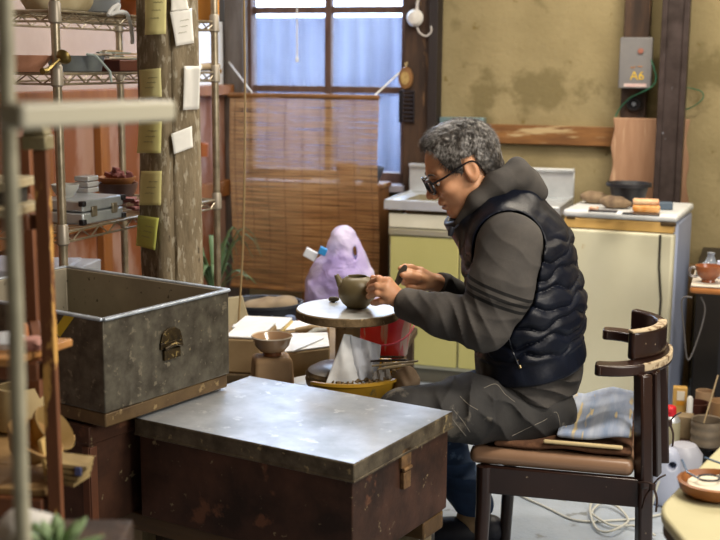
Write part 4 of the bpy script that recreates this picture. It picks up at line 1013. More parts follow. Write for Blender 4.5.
# cloth wrapped pot
cp=W(407,381,3.08); f1=ell((0,0,.052),(.032,.032,.042)); f2=ell((.0,0,.025),(.036,.034,.030))
zcw=W(406,400,3.08).z
st3=thing('small_stand','small dark block stand right of the basin under the clay wrapped lump','stand',(cp.x,3.085,0),0)
b=MB(); b.bb((-.035,-.025,0),(.04,.04,zcw-.002)); b.build('block',M_oldwood,st3,bevel=.003)
def wrapf(P): return smax(smin(f1(P),f2(P),.02)+.0018*np.sin(P[...,2]*130+4*np.sin(P[...,0]*60))+.0025*nz3(P,60),-P[...,2]+.001,.004)
o=sdf_obj('wrapped_clay',wrapf,(-.07,-.07,-.02),(.07,.07,.15),.003,mat('wrapping_cloth','#8b7258','#a08a70',20,.8,spots=('#d5d0ca',9,.66,4),bump=.001)); o.location=(cp.x,3.09,zcw); tag(o,'brown clay lump wrapped in a wrinkled bag at the right end of the basin','wrapped clay')
# tools lying across the basin/lump
tz=W(400,360,3.06).z
for i,(p0,p1,c) in enumerate((((372,366,3.05),(418,361,3.02),'#8b7d63'),((371,361,3.09),(408,360,3.05),'#3b2f2a'),((373,357,3.12),(404,357,3.10),'#5a4234'),((378,369,3.03),(414,364,3.0),'#a39274'))):
    a=W(*p0); c_=W(*p1); b=MB(); b.tube([a,a.lerp(c_,.4),c_],[.0025,.004,.003],8)
    tag(b.build('trimming_tool',mat('tool'+c,c,rough=.5),loc=a,world=True),['long grey-brown trimming tool lying lowest but one across the basin','dark slim tool lying across the basin behind the long one','brown tool lying furthest back across the basin','pale wooden tool lying nearest across the wrapped clay'][i],'tool',group='trimming tools across the basin')
# ================================================================ low work bench with trays
zb_t=.50
wb=thing('work_bench','low work bench crowded with trays and moulds behind the wheel','bench',(-.18,3.72,0),0)
b=MB(); b.bb((-.36,-.28,zb_t-.03),(.33,.40,zb_t)); b.build('bench_top',mat('bench_wood','#8b7a60','#6f5f48',6,.7,bump=.001),wb,bevel=.004)
for x in (-.34,.27):
    for y in (-.26,.34): b=MB(); b.bb((x,y,0),(x+.05,y+.05,zb_t-.03)); b.build('leg',M_oldwood,wb)
M_plast=mat('plaster_white','#eceef1','#dcdcda',7,.6,spots=('#a49a86',16,.68)); M_plside=mat('plaster_tan','#b9a07a','#a58c68',8,.7); M_plyel=mat('mould_yellow','#c2ad72','#b19b60',8,.6)
def mould(name,lab,px0,px1,ytop,d0,d1,z1,m_side,m_top,cat='mould',tpr=.9):
    a=W(px0,300,d0); c=W(px1,300,d0); cx_=(a.x+c.x)/2; w_=(c.x-a.x)
    t=thing(name,lab,cat,(cx_,(d0+d1)/2,zb_t+.001),RZ*.5)
    h_=z1-zb_t; b=MB(); b.box((0,0,h_/2-.004),(w_,d1-d0,h_-.008),taper=1/tpr); b.build('block',m_side,t,bevel=.006,seg=3)
    b=MB(); b.box((0,0,h_-.004),(w_*.97,(d1-d0)*.97,.007)); b.build('face',m_top,t,bevel=.003); return t
mould('plaster_mould','white topped plaster mould with tan sides, left of the glazed bowl',228,266,350,3.46,3.68,.61,M_plside,M_plast)
mould('plaster_mould','yellow edged low mould behind the glazed bowl',234,286,345,3.74,3.92,.575,M_plyel,M_plast)
mb_=mould('bowl_stand','tan tapered block carrying the glazed bowl','x',1,1,1,1,1,1,M_plside,M_plside) if False else None
bq=Wz(272,352,.615); 
t=thing('mould_block','tan tapered block carrying the small glazed bowl','block',(bq.x,bq.y,zb_t+.001),.2)
b=MB(); b.box((0,0,.052),(.105,.09,.104),taper=1.15); b.build('block',mat('tan_block','#a98b68','#957655',7,.7),t,bevel=.012,seg=3)
gb=thing('glazed_bowl','small beige glazed tea bowl with a brown foot, on the tan block','bowl',(bq.x,bq.y,zb_t+.106),0)
b=MB(); b.lathe([(.024,.011),(.035,.014),(.049,.030),(.0545,.048),(.0575,.054),(.056,.056),(.053,.052),(.044,.030),(.030,.015),(.022,.009),(0,.008)],n=44); b.build('body',mat('beige_glaze','#a88a6c','#b79a7b',8,.18,coat=.6,spots=('#6f5a48',16,.70,3)),gb)
b=MB(); b.lathe([(0,0),(.024,0),(.026,.002),(.025,.012),(.0,.012)],n=36); b.build('foot',mat('brown_foot','#7b4a28',rough=.5),gb)
b=MB(); b.lathe([(.0550,.0545),(.0566,.0580),(.0584,.0545),(.0566,.053)],n=44,close=True); b.build('rim',mat('pale_rim','#d9cdbb',rough=.2),gb)
# long grey tan slab tray to the right
def slab(name,lab,cat,pts,z1,h_,ms,mt,**k):
    P=[Wz(px,py,z1) for px,py in pts]; c=sum(P,V())/len(P); t=thing(name,lab,cat,(c.x,c.y,z1-h_),0)
    poly=[(p.x-c.x,p.y-c.y) for p in P]
    b=MB(); b.prism(poly,h_-.004); b.build('block',ms,t,bevel=.006,fix=True); b=MB(); b.prism([(x*.97,y*.97) for x,y in poly],.0035,Matrix.Translation((0,0,h_-.0035))); b.build('face',mt,t,fix=True); return t
slab('clay_tray','shallow tan tray with a pale top between the glazed bowl and the spindle','tray',[(284,352),(330,346),(328,332),(290,333)],.60,.098,M_plside,M_plast)
slab('plaster_slab','long white plaster slab across the back of the bench','slab',[(230,336),(330,325),(326,319),(232,324)],.56,.055,M_plside,M_plast)
P=[Wz(px,py,.603) for px,py in ((292,352),(320,340),(324,338),(316,336),(292,343))]; c=sum(P,V())/5; b=MB(); b.prism([(p.x-c.x,p.y-c.y) for p in P],.003)
tag(b.build('white_paper',mat('paper_bright','#e6e9ee',rough=.5),loc=(c.x,c.y,.602),fix=True),'white curled paper lying on the tan tray','paper')
# teal container + small things on the bench
q=Wz(236,345,.50+.0); t=thing('teal_box','teal plastic box at the left end of the work bench','box',(Wz(237,346,.52).x,Wz(237,346,.52).y,zb_t+.001),.1)
b=MB(); openbox(b,-.05,-.06,.06,.06,0,.045,.004); b.build('box',mat('teal_plastic','#3fa79b',rough=.35),t,bevel=.003)
for nm,lab,px,d,z_,c,sz in (('pink_tub','small pink tub on the back of the bench',303,4.0,.5,'#d58aa0',.018),('blue_pad','little slate blue pad on the back of the bench',290,4.02,.5,'#5d6c8c',.02)):
    q=W(px,328,d); b=MB(); b.lathe([(0,0),(sz,0),(sz,.05),(sz*.8,.055),(0,.055)],n=20); tag(b.build(nm,mat(nm,c,rough=.5),loc=(q.x,d,.501)),lab,nm.split('_')[1])
for lab,p0,p1,c in (('tan rolled cloth at the back of the bench near the spindle',(296,331),(328,330),'#9d8866'),('grey flat rib tool at the back of the bench near the spindle',(306,337),(326,330),'#9a9c96')):
    a=Wz(*p0,.56); c_=Wz(*p1,.57); b=MB(); b.tube([a,a.lerp(c_,.5)+V((0,0,.006)),c_],[.010,.014,.008],10); tag(b.build('clay_roll' if 'rolled' in lab else 'rib_tool',mat('r'+c,c,rough=.7),loc=a,world=True),lab,'cloth' if 'rolled' in lab else 'tool')
# small white peg near splash disc
q=Wz(272,376,.56); b=MB(); b.tube([(0,0,0),(-.006,0,.05),(-.009,0,.07)],[.005,.005,.004],10); tag(b.build('white_stick',M_white,loc=(q.x,3.46,zb_t+.001)),'tiny white stick upright at the front of the bench','stick')
# red bucket on the bench
rc_=Wz(383,352,.50); RBX,RBY=rc_.x-.005,3.70
rb=thing('red_bucket','glossy red bucket streaked with dried clay behind the wheel','bucket',(RBX,RBY,zb_t+.001),0)
M_red=mat('red_plastic_clay','#e3262c','#ea3430',5,.3,stretch=(14,14,1.2),spots=('#dcae98',1.3,.56,3),spots2=('#d09a88',3,.62,3),coat=0)
b=MB(); b.lathe([(0,0),(.078,0),(.082,.004),(.100,.135),(.106,.137),(.107,.148),(.101,.148),(.098,.137),(.079,.01),(0,.01)],n=48); b.build('body',M_red,rb)
b=MB(); b.tube([V((.108*math.cos(a_),.108*math.sin(a_)*1.02-.012*math.sin(-a_),.134-.075*math.sin(-a_))) for a_ in [ -math.pi*i/24 for i in range(25)]],.003,8); b.build('bail_handle',mat('red_handle','#c2455a',rough=.4),rb)
for x in (-1,1): b=MB(); b.box((x*.107,0,.128),(.012,.02,.022)); b.build('ear',M_red,rb,bevel=.003)
# white tub to the right of the bucket
q=W(413,350,3.68); b=MB(); b.lathe([(0,0),(.052,0),(.056,.004),(.060,.055),(.064,.075),(.056,.078),(.05,.06),(.048,.01),(0,.01)],n=32)
tag(b.build('white_tub',mat('dirty_white','#d0c6c4','#b8aba8',10,.5),loc=(.085,3.955,zb_t+.001)),'dirty white tub half behind the red bucket','tub')
# ================================================================ low bench behind : dark basin, cloth, purple bag, board
zl=.36
lb=thing('low_bench','dark low bench under the blind holding the bag and black basin','bench',(W(310,320,4.55).x,4.60,0),RZ*.6)
b=MB(); b.bb((-.38,-.20,zl-.03),(.40,.20,zl)); b.build('bench_top',M_oldwood,lb,bevel=.004)
for x in (-.36,.34):
    for y in (-.18,.13): b=MB(); b.bb((x,y,0),(x+.05,y+.05,zl-.03)); b.build('leg',M_oldwood,lb)
q=W(262,305,4.5); db=thing('black_basin','black plastic basin of cloths on the low bench','basin',(q.x,4.52,zl+.001),0)
b=MB(); b.lathe([(0,0),(.11,0),(.12,.005),(.150,.13),(.160,.133),(.160,.145),(.147,.143),(.115,.01),(0,.008)],n=44,sy=.8); b.build('bowl',mat('black_basin','#33363d',rough=.4),db)
f1=ell((.02,-.03,.10),(.09,.06,.045)); f2=ell((.075,-.05,.12),(.045,.045,.035)); f3=ell((-.05,-.02,.09),(.06,.05,.04))
o=sdf_obj('folded_cloth',lambda P:smin(smin(f1(P),f2(P),.03),f3(P),.03)+.006*nz3(P,38),(-.2,-.2,0),(.2,.1,.25),.005,mat('beige_cloth','#94836b','#a3947d',10,.95,bump=.001)); o.location=(q.x+.02,4.56,zl+.012); tag(o,'bunched beige cloth in the black basin','cloth')
# leaning pale board
P=[(223,352),(254,340),(242,297),(226,299)]; a=[W(x,y,d) for (x,y),d in zip(P,(4.16,4.16,4.30,4.30))]
b=MB(); b.add([*a,*[p+V((.0,.018,.002)) for p in a]],[(0,1,2,3),(7,6,5,4),(0,4,5,1),(1,5,6,2),(2,6,7,3),(3,7,4,0)])
tag(b.build('leaning_board',mat('pale_board','#a89d80','#958a6c',5,.7,spots=('#4a4334',30,.72)),loc=a[0],world=True,fix=True),'pale board leaning at the left end of the bench','board')
# purple bag
q=W(341,300,4.5); zq=W(341,320,4.5).z
M_bag=bpy.data.materials.new('purple_film'); M_bag.use_nodes=True
def film(m,col,alpha,rough=.3):
    nt=m.node_tree; b_=nt.nodes['Principled BSDF']; b_.inputs['Roughness'].default_value=rough; L=nt.links; N=nt.nodes
    tc=N.new('ShaderNodeTexCoord'); n1=N.new('ShaderNodeTexNoise'); n1.inputs['Scale'].default_value=5; n1.inputs['Detail'].default_value=3; L.new(tc.outputs['Object'],n1.inputs['Vector'])
    mx=N.new('ShaderNodeMix'); mx.data_type='RGBA'; mx.inputs['A'].default_value=lin(col[0]); mx.inputs['B'].default_value=lin(col[1])
    r=N.new('ShaderNodeMapRange'); r.inputs['From Min'].default_value=.4; r.inputs['From Max'].default_value=.6; L.new(n1.outputs['Fac'],r.inputs['Value']); L.new(r.outputs['Result'],mx.inputs['Factor']); L.new(mx.outputs['Result'],b_.inputs['Base Color'])
    n2=N.new('ShaderNodeTexNoise'); n2.inputs['Scale'].default_value=22; n2.inputs['Detail'].default_value=5; n2.inputs['Distortion'].default_value=1.5; L.new(tc.outputs['Object'],n2.inputs['Vector']); bp=N.new('ShaderNodeBump'); bp.inputs['Distance'].default_value=.006; L.new(n2.outputs['Fac'],bp.inputs['Height']); L.new(bp.outputs['Normal'],b_.inputs['Normal'])
    b_.inputs['Alpha'].default_value=alpha
film(M_bag,('#b2a2dc','#dcd6f0'),.82)
bgx=q.x; bg=thing('purple_bag','knotted purple plastic carrier bag full of packaging on the low bench','bag',(bgx,4.56,zl+.001),0)
zt=W(341,228,4.5).z-zl
g1=ell((0,0,.12),(.140,.09,.15)); g2=ell((-.060,0,.19),(.085,.07,.11)); g4=cone((.01,0,.26),(.0,0,zt-.04),.095,.045); g5=cone((.02,0,zt-.055),(.115,0,.16),.04,.05)
def bagf(P): return smin(smin(smin(g1(P),g2(P),.03),g4(P),.05),g5(P),.03)+.006*nz3(P,26,1.)+.003*nz3(P,60,2.)
def bagcut(P): return smax(smax(bagf(P),-P[...,2]+.002,.006),-(np.sqrt(((P[...,0]-.052)/.5)**2+((P[...,2]-(zt-.10)+ .9*(P[...,0]-.052))/1.6)**2)-.016),.004)
sdf_obj('bag_film',bagcut,(-.2,-.15,-.02),(.22,.15,zt+.06),.005,M_bag,parent=bg,world=False).matrix_parent_inverse.identity()
b=MB(); b.box((-.118,-.050,zt-.105),(.05,.03,.035),Matrix.Rotation(.5,3,'Y')); b.build('white_carton_corner',mat('carton_white2','#d6dbe4',rough=.5),bg,bevel=.003)
b=MB(); b.box((-.070,-.078,zt-.088),(.030,.03,.028),Matrix.Rotation(.4,3,'Y')); b.build('blue_label',mat('bright_blue','#2f8bd0',rough=.4),bg,bevel=.003)
b=MB(); b.box((.0,-.083,.10),(.11,.03,.08),Matrix.Rotation(.1,3,'Y')); b.build('packaging',mat('mauve_pack','#c5a9bb','#d7ccd8',12,.5),bg,bevel=.01)
# ================================================================ chair
CO=(.574,3.13,0); CR=R(-14)
M_ch=mat('worn_dark_varnish','#22130f','#2f1b14',6,.3,coat=.3,spots=('#a8977c',48,.70,3))
M_chw=mat('worn_bare_wood','#b7a587','#6f573f',40,.7,contrast=(.5,.6),bump=.0006)
ch=thing('captains_chair','dark worn captain\'s chair with curved arm rail under the potter','chair',CO,CR)
hw=.21; lx0=-.20; lx1=.205; SZ=.385
for (x,y,top) in ((lx0,-hw,SZ),(lx0+.02,hw+.0,SZ)):
    b=MB(); b.tube([(x-.01,y,0),(x,y,SZ-.10),(x,y,top)],[.017,.020,.021],12); b.build('front_leg',M_ch,ch)
RZL=.665
for y in (-hw,hw):
    b=MB(); b.beam((lx1+.015,y*.97,0),(lx1,y,SZ),.036,.036); b.beam((lx1,y,SZ-.02),(lx1-.015,y*.9,RZL-.01),.034,.040); b.build('rear_leg',M_ch,ch,bevel=.006)
b=MB(); b.beam((lx1+.03,-hw*.5,SZ-.02),(lx1+.012,-hw*.72,RZL-.01),.024,.03,); b.build('back_spindle',M_ch,ch,bevel=.004)
b=MB(); b.beam((lx1+.05,0,SZ-.02),(lx1+.03,0,RZL-.01),.024,.03,); b.build('back_spindle',M_ch,ch,bevel=.004)
b=MB(); b.beam((lx1+.03,hw*.5,SZ-.02),(lx1+.012,hw*.72,RZL-.01),.024,.03,); b.build('back_spindle',M_ch,ch,bevel=.004)
for nm,(a_,c_) in {'side_rail':((lx0,-hw),(lx1,-hw)),'side_rail.1':((lx0,hw),(lx1,hw)),'front_rail':((lx0,-hw),(lx0,hw)),'back_rail':((lx1,-hw),(lx1,hw))}.items():
    b=MB(); b.beam((a_[0],a_[1],SZ-.035),(c_[0],c_[1],SZ-.035),.022,.075); b.build(nm.split('.')[0],M_ch,ch,bevel=.004)
# arm rail : flat curved board, rounded tips
def railpath(b_,xc,a_,xt,n=26):
    pts=[V((xt+(xc-xt)*i/4,-b_,0)) for i in range(4)]
    pts+=[V((xc+a_*math.sin(math.pi*i/n),-b_*math.cos(math.pi*i/n),0)) for i in range(n+1)]
    pts+=[V((xc+(xt-xc)*i/4,b_,0)) for i in range(1,5)]
    return pts
def ribbon(b,pts,w,z0,z1,mi=0,rnd=True):
    n=len(pts); vs=[]
    for i,p in enumerate(pts):
        t=(pts[min(i+1,n-1)]-pts[max(i-1,0)]).normalized(); nn=V((t.y,-t.x,0))
        k=1.0
        if rnd:
            e=min(i,n-1-i); k=(.55,.85,1)[min(e,2)]
        ww=w[i] if hasattr(w,'__len__') else w
        vs+=[p+nn*ww/2*k+V((0,0,z0)),p-nn*ww/2*k+V((0,0,z0)),p-nn*ww/2*k+V((0,0,z1)),p+nn*ww/2*k+V((0,0,z1))]
    fs=[(4*i+k,4*i+(k+1)%4,4*(i+1)+(k+1)%4,4*(i+1)+k) for i in range(n-1) for k in range(4)]+[(3,2,1,0),tuple(4*(n-1)+k for k in range(4))]
    b.add(vs,fs,mi)
rp_=railpath(.205,.09,.145,.072)
b=MB(); ribbon(b,rp_,.056,RZL-.014,RZL+.014); b.build('arm_rail',M_ch,ch,bevel=.009,seg=3,fix=True)
b=MB(); pts=[p for p in rp_ if p.x>.17 and p.y<.05]
def off(pts,d):
    o=[]
    for i,p in enumerate(pts):
        t=(pts[min(i+1,len(pts)-1)]-pts[max(i-1,0)]).normalized(); o.append(p+V((t.y,-t.x,0))*d)
    return o
ribbon(b,off(pts,.024),.010,RZL-.006,RZL+.0155,rnd=False); b.build('worn_rail_edge',M_chw,ch,bevel=.003,fix=True)
cp_=[p for p in railpath(.165,.085,.148,.05) if p.x>.152]
b=MB(); ribbon(b,cp_,.026,RZL+.012,RZL+.088,rnd=False); b.build('crest_rail',M_ch,ch,bevel=.008,seg=3,fix=True)
pts=[p for p in cp_ if p.y<.02]
b=MB(); ribbon(b,pts,.024,RZL+.083,RZL+.0905,rnd=False); b.build('worn_crest_edge',M_chw,ch,bevel=.003,fix=True)
# seat pad
M_vinyl=mat('tan_vinyl','#8a6a52','#96765d',5,.35,coat=.2,spots=('#b59a7c',22,.74))
b=MB(); b.box((-.03,0,SZ+.026),(.42,.44,.045)); b.build('seat_pad',M_vinyl,ch,bevel=.020,seg=5)
for (x,y,lab) in ((lx1+.022,-hw-.024,''),(lx1+.06,hw*.35,'')):
    b=MB(); z=SZ+.0 if y<0 else SZ+.075
    for pth in ([(-.035,0,.0),(-.01,-.012,.006),(.0,-.014,0)],[(0,-.014,0),(.014,-.02,.022),(.030,-.012,.03)],[(0,-.014,0),(-.016,-.022,-.03),(-.022,-.02,-.06)],[(0,-.014,0),(.012,-.022,-.028),(.012,-.02,-.065)]):
        b.tube(smoothp([V((x+p[0],y+p[1],z+p[2])) for p in pth],4),.0038,6,flat=.6)
    b.tube([V((x,y-.02,z-.008)),V((x,y-.02,z+.008))],.008,8)
    b.build('pad_tie',mat('dark_ribbon','#33221c',rough=.6),ch)
# towels on the seat behind the potter
zt0=SZ+.05
tw_=thing('brown_towel','folded brown towel on the chair pad under the striped one','towel',FR[ch.name]@V((0,0,zt0)),CR)
def towel(x0,x1,y0,y1,th,amp,sd,hang=0):
    def f(P):
        x,y,z=P[...,0],P[...,1],P[...,2]
        zz=amp*np.sin(x*17+sd)*np.cos(y*11+sd*2)+amp*.6*np.sin(x*41+y*23)
        edge=np.maximum(np.maximum(x0-x,x-x1),np.maximum(y0-y,y-y1))
        q=np.abs(z-th/2-zz-amp)-th/2
        q2=smax(q,edge,th*.9); return smax(q2,-z+.0005,.002)
    return f
o=sdf_obj('towel_body',towel(-.18,.175,-.212,.20,.020,.004,1.),(-.24,-.27,-.01),(.25,.25,.06),.005,mat('brown_terry','#6b4a33','#553826',60,.95,bump=.002,bscale=160),parent=tw_,world=False)
tw2=thing('striped_towel','blue white and yellow towel on top of the brown one behind the potter','towel',FR[ch.name]@V((0,0,zt0+.030)),CR)
def stripe_mat():
    m=mat('striped_terry','#c9cfda','#aab5c9',30,.95,bump=.002,bscale=160); 
    return m
M_tw=mat('striped_terry','#c3cad8','#8fa0bf',1.0,.95,bump=.002,bscale=160,stretch=(26,3,3),spots=('#d9c69a',2.0,.60,2))
f0=towel(-.02,.172,-.205,.19,.022,.006,2.2)
def tf(P): 
    Q=P.copy(); Q[...,2]=P[...,2]-.035*np.clip((P[...,1]+.225)/.10,0,1)*np.clip((P[...,0]+.02)/.1,0,1); return f0(Q)*.9
o=sdf_obj('towel_body',lambda P: f0(np.stack([P[...,0],P[...,1],P[...,2]-.028*np.clip((P[...,1]+.225)/.12,0,1)*np.clip((P[...,0]-.03)/.08,0,1)],-1))*.85,(-.06,-.26,-.01),(.24,.23,.12),.005,M_tw,parent=tw2,world=False)
b=MB(); b.box((.05,-.212,.0),(.20,.012,.010)); b.build('yellow_hem',mat('cream_terry','#cdb98c',rough=.95,bump=.001,bscale=160),tw2,bevel=.004)
# ================================================================ floor cables
M_cab=mat('white_flex','#b9b9b0',rough=.45)
def fl(pts,r=.004): return [V((p.x,p.y,r+.0005)) for p in (Wz(x,y,0) for x,y in pts)]
for nm,lab,pts in (('extension_flex','pale flex running across the floor under the chair',[(508,489),(525,499),(545,508),(570,520),(590,523),(610,522),(640,520),(665,515)]),
    ('coiled_flex','coiled grey flex beneath the rear of the chair',[(655,540),(632,530),(608,528),(592,518),(600,507),(618,512),(628,524),(612,536),(596,531),(590,512),(602,496),(630,497)])):
    P=smoothp(fl(pts),6); b=MB()
    if nm=='coiled_flex': P=[p+V((0,0,.009+.004*math.sin(i*.5))) for i,p in enumerate(P)]
    b.tube(P,.004,8); o=tag(b.build(nm,M_cab,loc=P[0],world=True),lab,'cable')
b=MB(); P=smoothp([Wz(652,505,.02),W(660,480,3.68),W(672,475,3.70),W(690,487,3.66),Wz(704,520,.01)],6); b.tube(P,.004,8); tag(b.build('arched_flex',M_cab,loc=P[0],world=True),'white flex arching up in front of the detergent bottle','cable')
# ================================================================ right side : low shelf with cans and jars
d0=4.05
rs=thing('low_rack','low dark rack by the refrigerator carrying cans and cartons','rack',(W(700,450,d0).x,d0+.05,0),RZ)
zr=.12
b=MB(); b.bb((-.16,-.12,zr-.02),(.40,.30,zr)); b.build('shelf',M_oldwood,rs,bevel=.003)
for x in (-.15,.36):
    for y in (-.11,.27): b=MB(); b.bb((x,y,0),(x+.025,y+.025,zr-.02)); b.build('leg',M_oldwood,rs)
def onrack(px,py,d,z=None):
    p=W(px,py,d); return V((p.x,p.y,zr+.001))
def zat(px,py,d): return W(px,py,d).z
# spray can
d=3.95; sc_=thing('spray_can','tall spray can with a bright red cap beside the refrigerator','spray can',onrack(669,440,d),0)
r_=10.5*d/FPX*1.02; zt=zat(669,417,d)-zr
b=MB(); b.lathe([(0,0),(r_*.94,0),(r_,.004),(r_,zt-.02),(r_*.93,zt-.008),(r_*.62,zt+.004),(0,zt+.004)],n=32); b.build('can',mat('spray_can_body','#b9b191','#a39b7c',3,.35,metal=.3,stretch=(1,1,3)),sc_)
b=MB(); b.lathe([(r_*.95,zt-.022),(r_*.97,zt-.010),(r_*.70,zt+.006)],n=32); b.build('shoulder',M_steel,sc_)
zc_=zat(669,406,d)-zr; b=MB(); b.lathe([(r_*.55,zt+.004),(r_*.55,zc_-.006),(r_*.42,zc_),(0,zc_)],n=24); b.box((-r_*.2,-r_*.5,zc_-.012),(r_*.4,r_*.3,.016)); b.build('cap',mat('red_cap','#d0202c',rough=.3),sc_,bevel=.002)
# yellow carton
d=4.20; p=onrack(678,430,d); c=thing('yellow_carton','tall yellow carton with a white label by the refrigerator','carton',p,RZ+.1)
h1=zat(678,387,d)-zr; w1=14*d/FPX; b=MB(); b.box((0,0,h1/2),(w1,.035,h1)); b.build('box',mat('carton_yellow','#c9a25a','#bb9148',6,.5),c,bevel=.002)
b=MB(); b.box((.002,-.0185,h1*.80),(w1*.55,.002,h1*.24)); b.build('label',mat('label_paper','#dcd3c0',rough=.6),c)
b=MB(); b.box((.002,-.0185,h1*.60),(w1*.55,.002,h1*.10)); b.build('orange_band',mat('orange_band','#c98a28',rough=.5),c)
# brown cardboard box in front of it
d=4.06; p=onrack(684,440,d); h1=zat(684,415,d)-zr; b=MB(); b.box((0,0,h1/2),(.055,.06,h1)); tag(b.build('cardboard_box',mat('cardboard','#8f7c5f','#7f6d50',8,.8),loc=p,rz=RZ,bevel=.002),'brown cardboard box right behind the spray can','box')
# white tube
d=4.12; p=onrack(688,420,d)+V((.012,.03,0)); h1=zat(688,399,d)-zr; b=MB(); b.lathe([(0,0),(.011,0),(.011,h1-.01),(.007,h1),(0,h1)],n=16); tag(b.build('white_tube',M_white,loc=p),'thin white tube right of the yellow carton','tube')
# cork/paper cylinder
d=4.28; p=onrack(704,410,d); h1=zat(704,391,d)-zr; b=MB(); b.lathe([(0,0),(.033,0),(.034,h1),(.029,h1),(.028,.02),(0,.02)],n=30); tag(b.build('paper_tube',mat('tube_card','#a98c6b','#98795a',8,.7),loc=p),'wide tan cardboard tube behind the brush tin','tube')
# brush tin
d=3.98; p=onrack(706,440,d); h1=zat(706,420,d)-zr; bt=thing('brush_tin','ribbed grey brown tin of tools beside the cream table','tin',p,0)
b=MB(); pr=[(0,0),(.052,0)]+[(.053+.0015*math.sin(k*1.2),h1*k/14) for k in range(1,15)]+[(.055,h1+.003),(.049,h1),(.047,.01),(0,.01)]; b.lathe(pr,n=40); b.build('body',mat('grubby_tin','#8a7c69','#6f6252',12,.5,metal=.3),bt)
b=MB(); b.tube([(-.02,-.01,h1*.6),(.028,.0,h1+.16)],.003,8); b.build('bamboo_skewer',mat('skewer','#b7a07a',rough=.6),bt)
# dark red dish stack
d=4.15; p=onrack(700,425,d)+V((.0,0.06,0)); h1=zat(700,407,d)-zr; b=MB(); b.lathe([(0,0),(.04,0),(.046,h1*.5),(.048,h1),(.04,h1),(.038,.02),(0,.02)],n=30); tag(b.build('dark_jar',mat('dark_red_jar','#4a2a22','#3a1f1a',8,.35),loc=p),'dark reddish jar between the brush tin and the paper tube','jar')
d=4.1; p=onrack(722,415,d); h1=zat(719,401,d)-zr; b=MB(); b.lathe([(0,0),(.035,0),(.045,h1),(.039,h1),(.03,.02),(0,.02)],n=30); tag(b.build('tan_cup',mat('tan_cup','#9c7a55',rough=.5),loc=p),'tan cup cut by the right edge of the picture','cup')
# detergent bottle on the floor
d=3.86; zb_=.0; q=Wz(664,505,0); dt=thing('detergent_bottle','pale grey detergent jug standing on the floor below the spray can','bottle',(q.x,q.y,0),RZ)
dh=q.y; hb=W(664,446,dh).z
def jug(P):
    x,y,z=P[...,0],P[...,1],P[...,2]
    f=ell((0,0,hb*.45),(.055,.040,hb*.62))(P); f=smax(f,np.abs(x)-.050,.02); f=smax(f,-z+.001,.012); f=smax(f,z-hb,.02)
    hole=cone((.02,-.1,hb*.72),(.02,.1,hb*.72),.012,.012)(P); return smax(f,-hole,.008)
sdf_obj('body',jug,(-.08,-.06,-.01),(.08,.06,hb+.03),.004,mat('jug_plastic','#b9bfd2','#a8afc4',5,.3),parent=dt,world=False)
b=MB(); b.lathe([(.016,hb-.006),(.016,hb+.012),(.02,hb+.014),(.02,hb+.034),(0,hb+.036)],(-.02,0,0),20); b.build('cap',M_white,dt)
q=Wz(682,505,0); b=MB(); b.lathe([(0,0),(.05,0),(.058,.004),(.062,.16),(.040,.19),(0,.195)],n=30); tag(b.build('grey_jug',mat('grey_jug','#a7a9b4',rough=.35),loc=(q.x+.01,q.y+.05,0)),'rounded grey jug just right of the detergent bottle','jug')
# ================================================================ side table with cup (right edge, mid distance)
d=3.95; a=Wz(688,292,.0)
zt_=zat(700,285,d)
sdx=W(690,285,d).x
tt=thing('side_table','worn white topped orange table edge at the right behind the chair','table',(sdx,d,0),RZ)
b=MB(); b.bb((0,0,zt_-.030),(.55,.38,zt_-.006)); b.build('table_edge',mat('orange_ply','#b9793f','#a3642f',8,.5,spots=('#d0b08a',20,.66)),tt,bevel=.010,seg=3)
b=MB(); b.bb((.002,.002,zt_-.007),(.548,.378,zt_)); b.build('table_top',mat('worn_white_top','#cfc6b8','#b8ad9c',10,.5),tt,bevel=.003)
for x,y in ((.10,.34),(.50,.02),(.50,.34)): b=MB(); b.bb((x,y,0),(x+.03,y+.03,zt_-.03)); b.build('leg',mat('steel_leg','#3a3a3e',rough=.4,metal=.5),tt)
q=Wz(707,283,zt_); cu=thing('orange_cup','orange brown glazed cup with a curled handle on the side table','cup',(q.x+.01,q.y+.02,zt_+.001),0)
b=MB(); b.lathe([(0,0),(.024,0),(.022,.008),(.038,.022),(.046,.045),(.046,.056),(.042,.056),(.040,.045),(.03,.02),(0,.015)],n=36); b.build('body',mat('orange_brown_glaze','#a8643a','#7d4a35',8,.25,coat=.4),cu)
b=MB(); b.tube(smoothp([V((-.042,0,.045)),V((-.058,0,.050)),V((-.066,0,.036)),V((-.060,0,.020)),V((-.040,0,.018))],5),.005,8); b.build('handle',mat('silver_glaze','#8f8a88',rough=.2,metal=.6),cu)
b=MB(); b.lathe([(0,0),(.05,0),(.045,.03),(.02,.05),(.012,.07),(.014,.082),(0,.085)],n=30); tag(b.build('glass_jar',mat('grey_glass','#9aa3b0',rough=.15,trans=.4),loc=(q.x+.05,q.y+.14,zt_+.001)),'grey glass stoppered jar behind the orange cup','jar')
b=MB(); b.box((0,0,.03),(.06,.03,.06)); tag(b.build('lilac_box',mat('lilac_card','#c3c9e3',rough=.5),loc=(q.x+.09,q.y+.09,zt_+.001),rz=RZ,bevel=.002),'pale lilac card box at the right edge behind the cup','box')
b=MB(); P=[FR[tt.name]@V((.01,-.012,zt_-.04)),W(682,300,3.95),W(684,330,3.95),W(688,360,3.97),W(699,335,3.97),W(705,310,3.97),W(701,297,3.97)]; b.tube(smoothp(P),.003,6); tag(b.build('hanging_flex',mat('grey_flex','#5a5654',rough=.6),loc=P[0],world=True),'thin grey flex looping below the side table','cable')
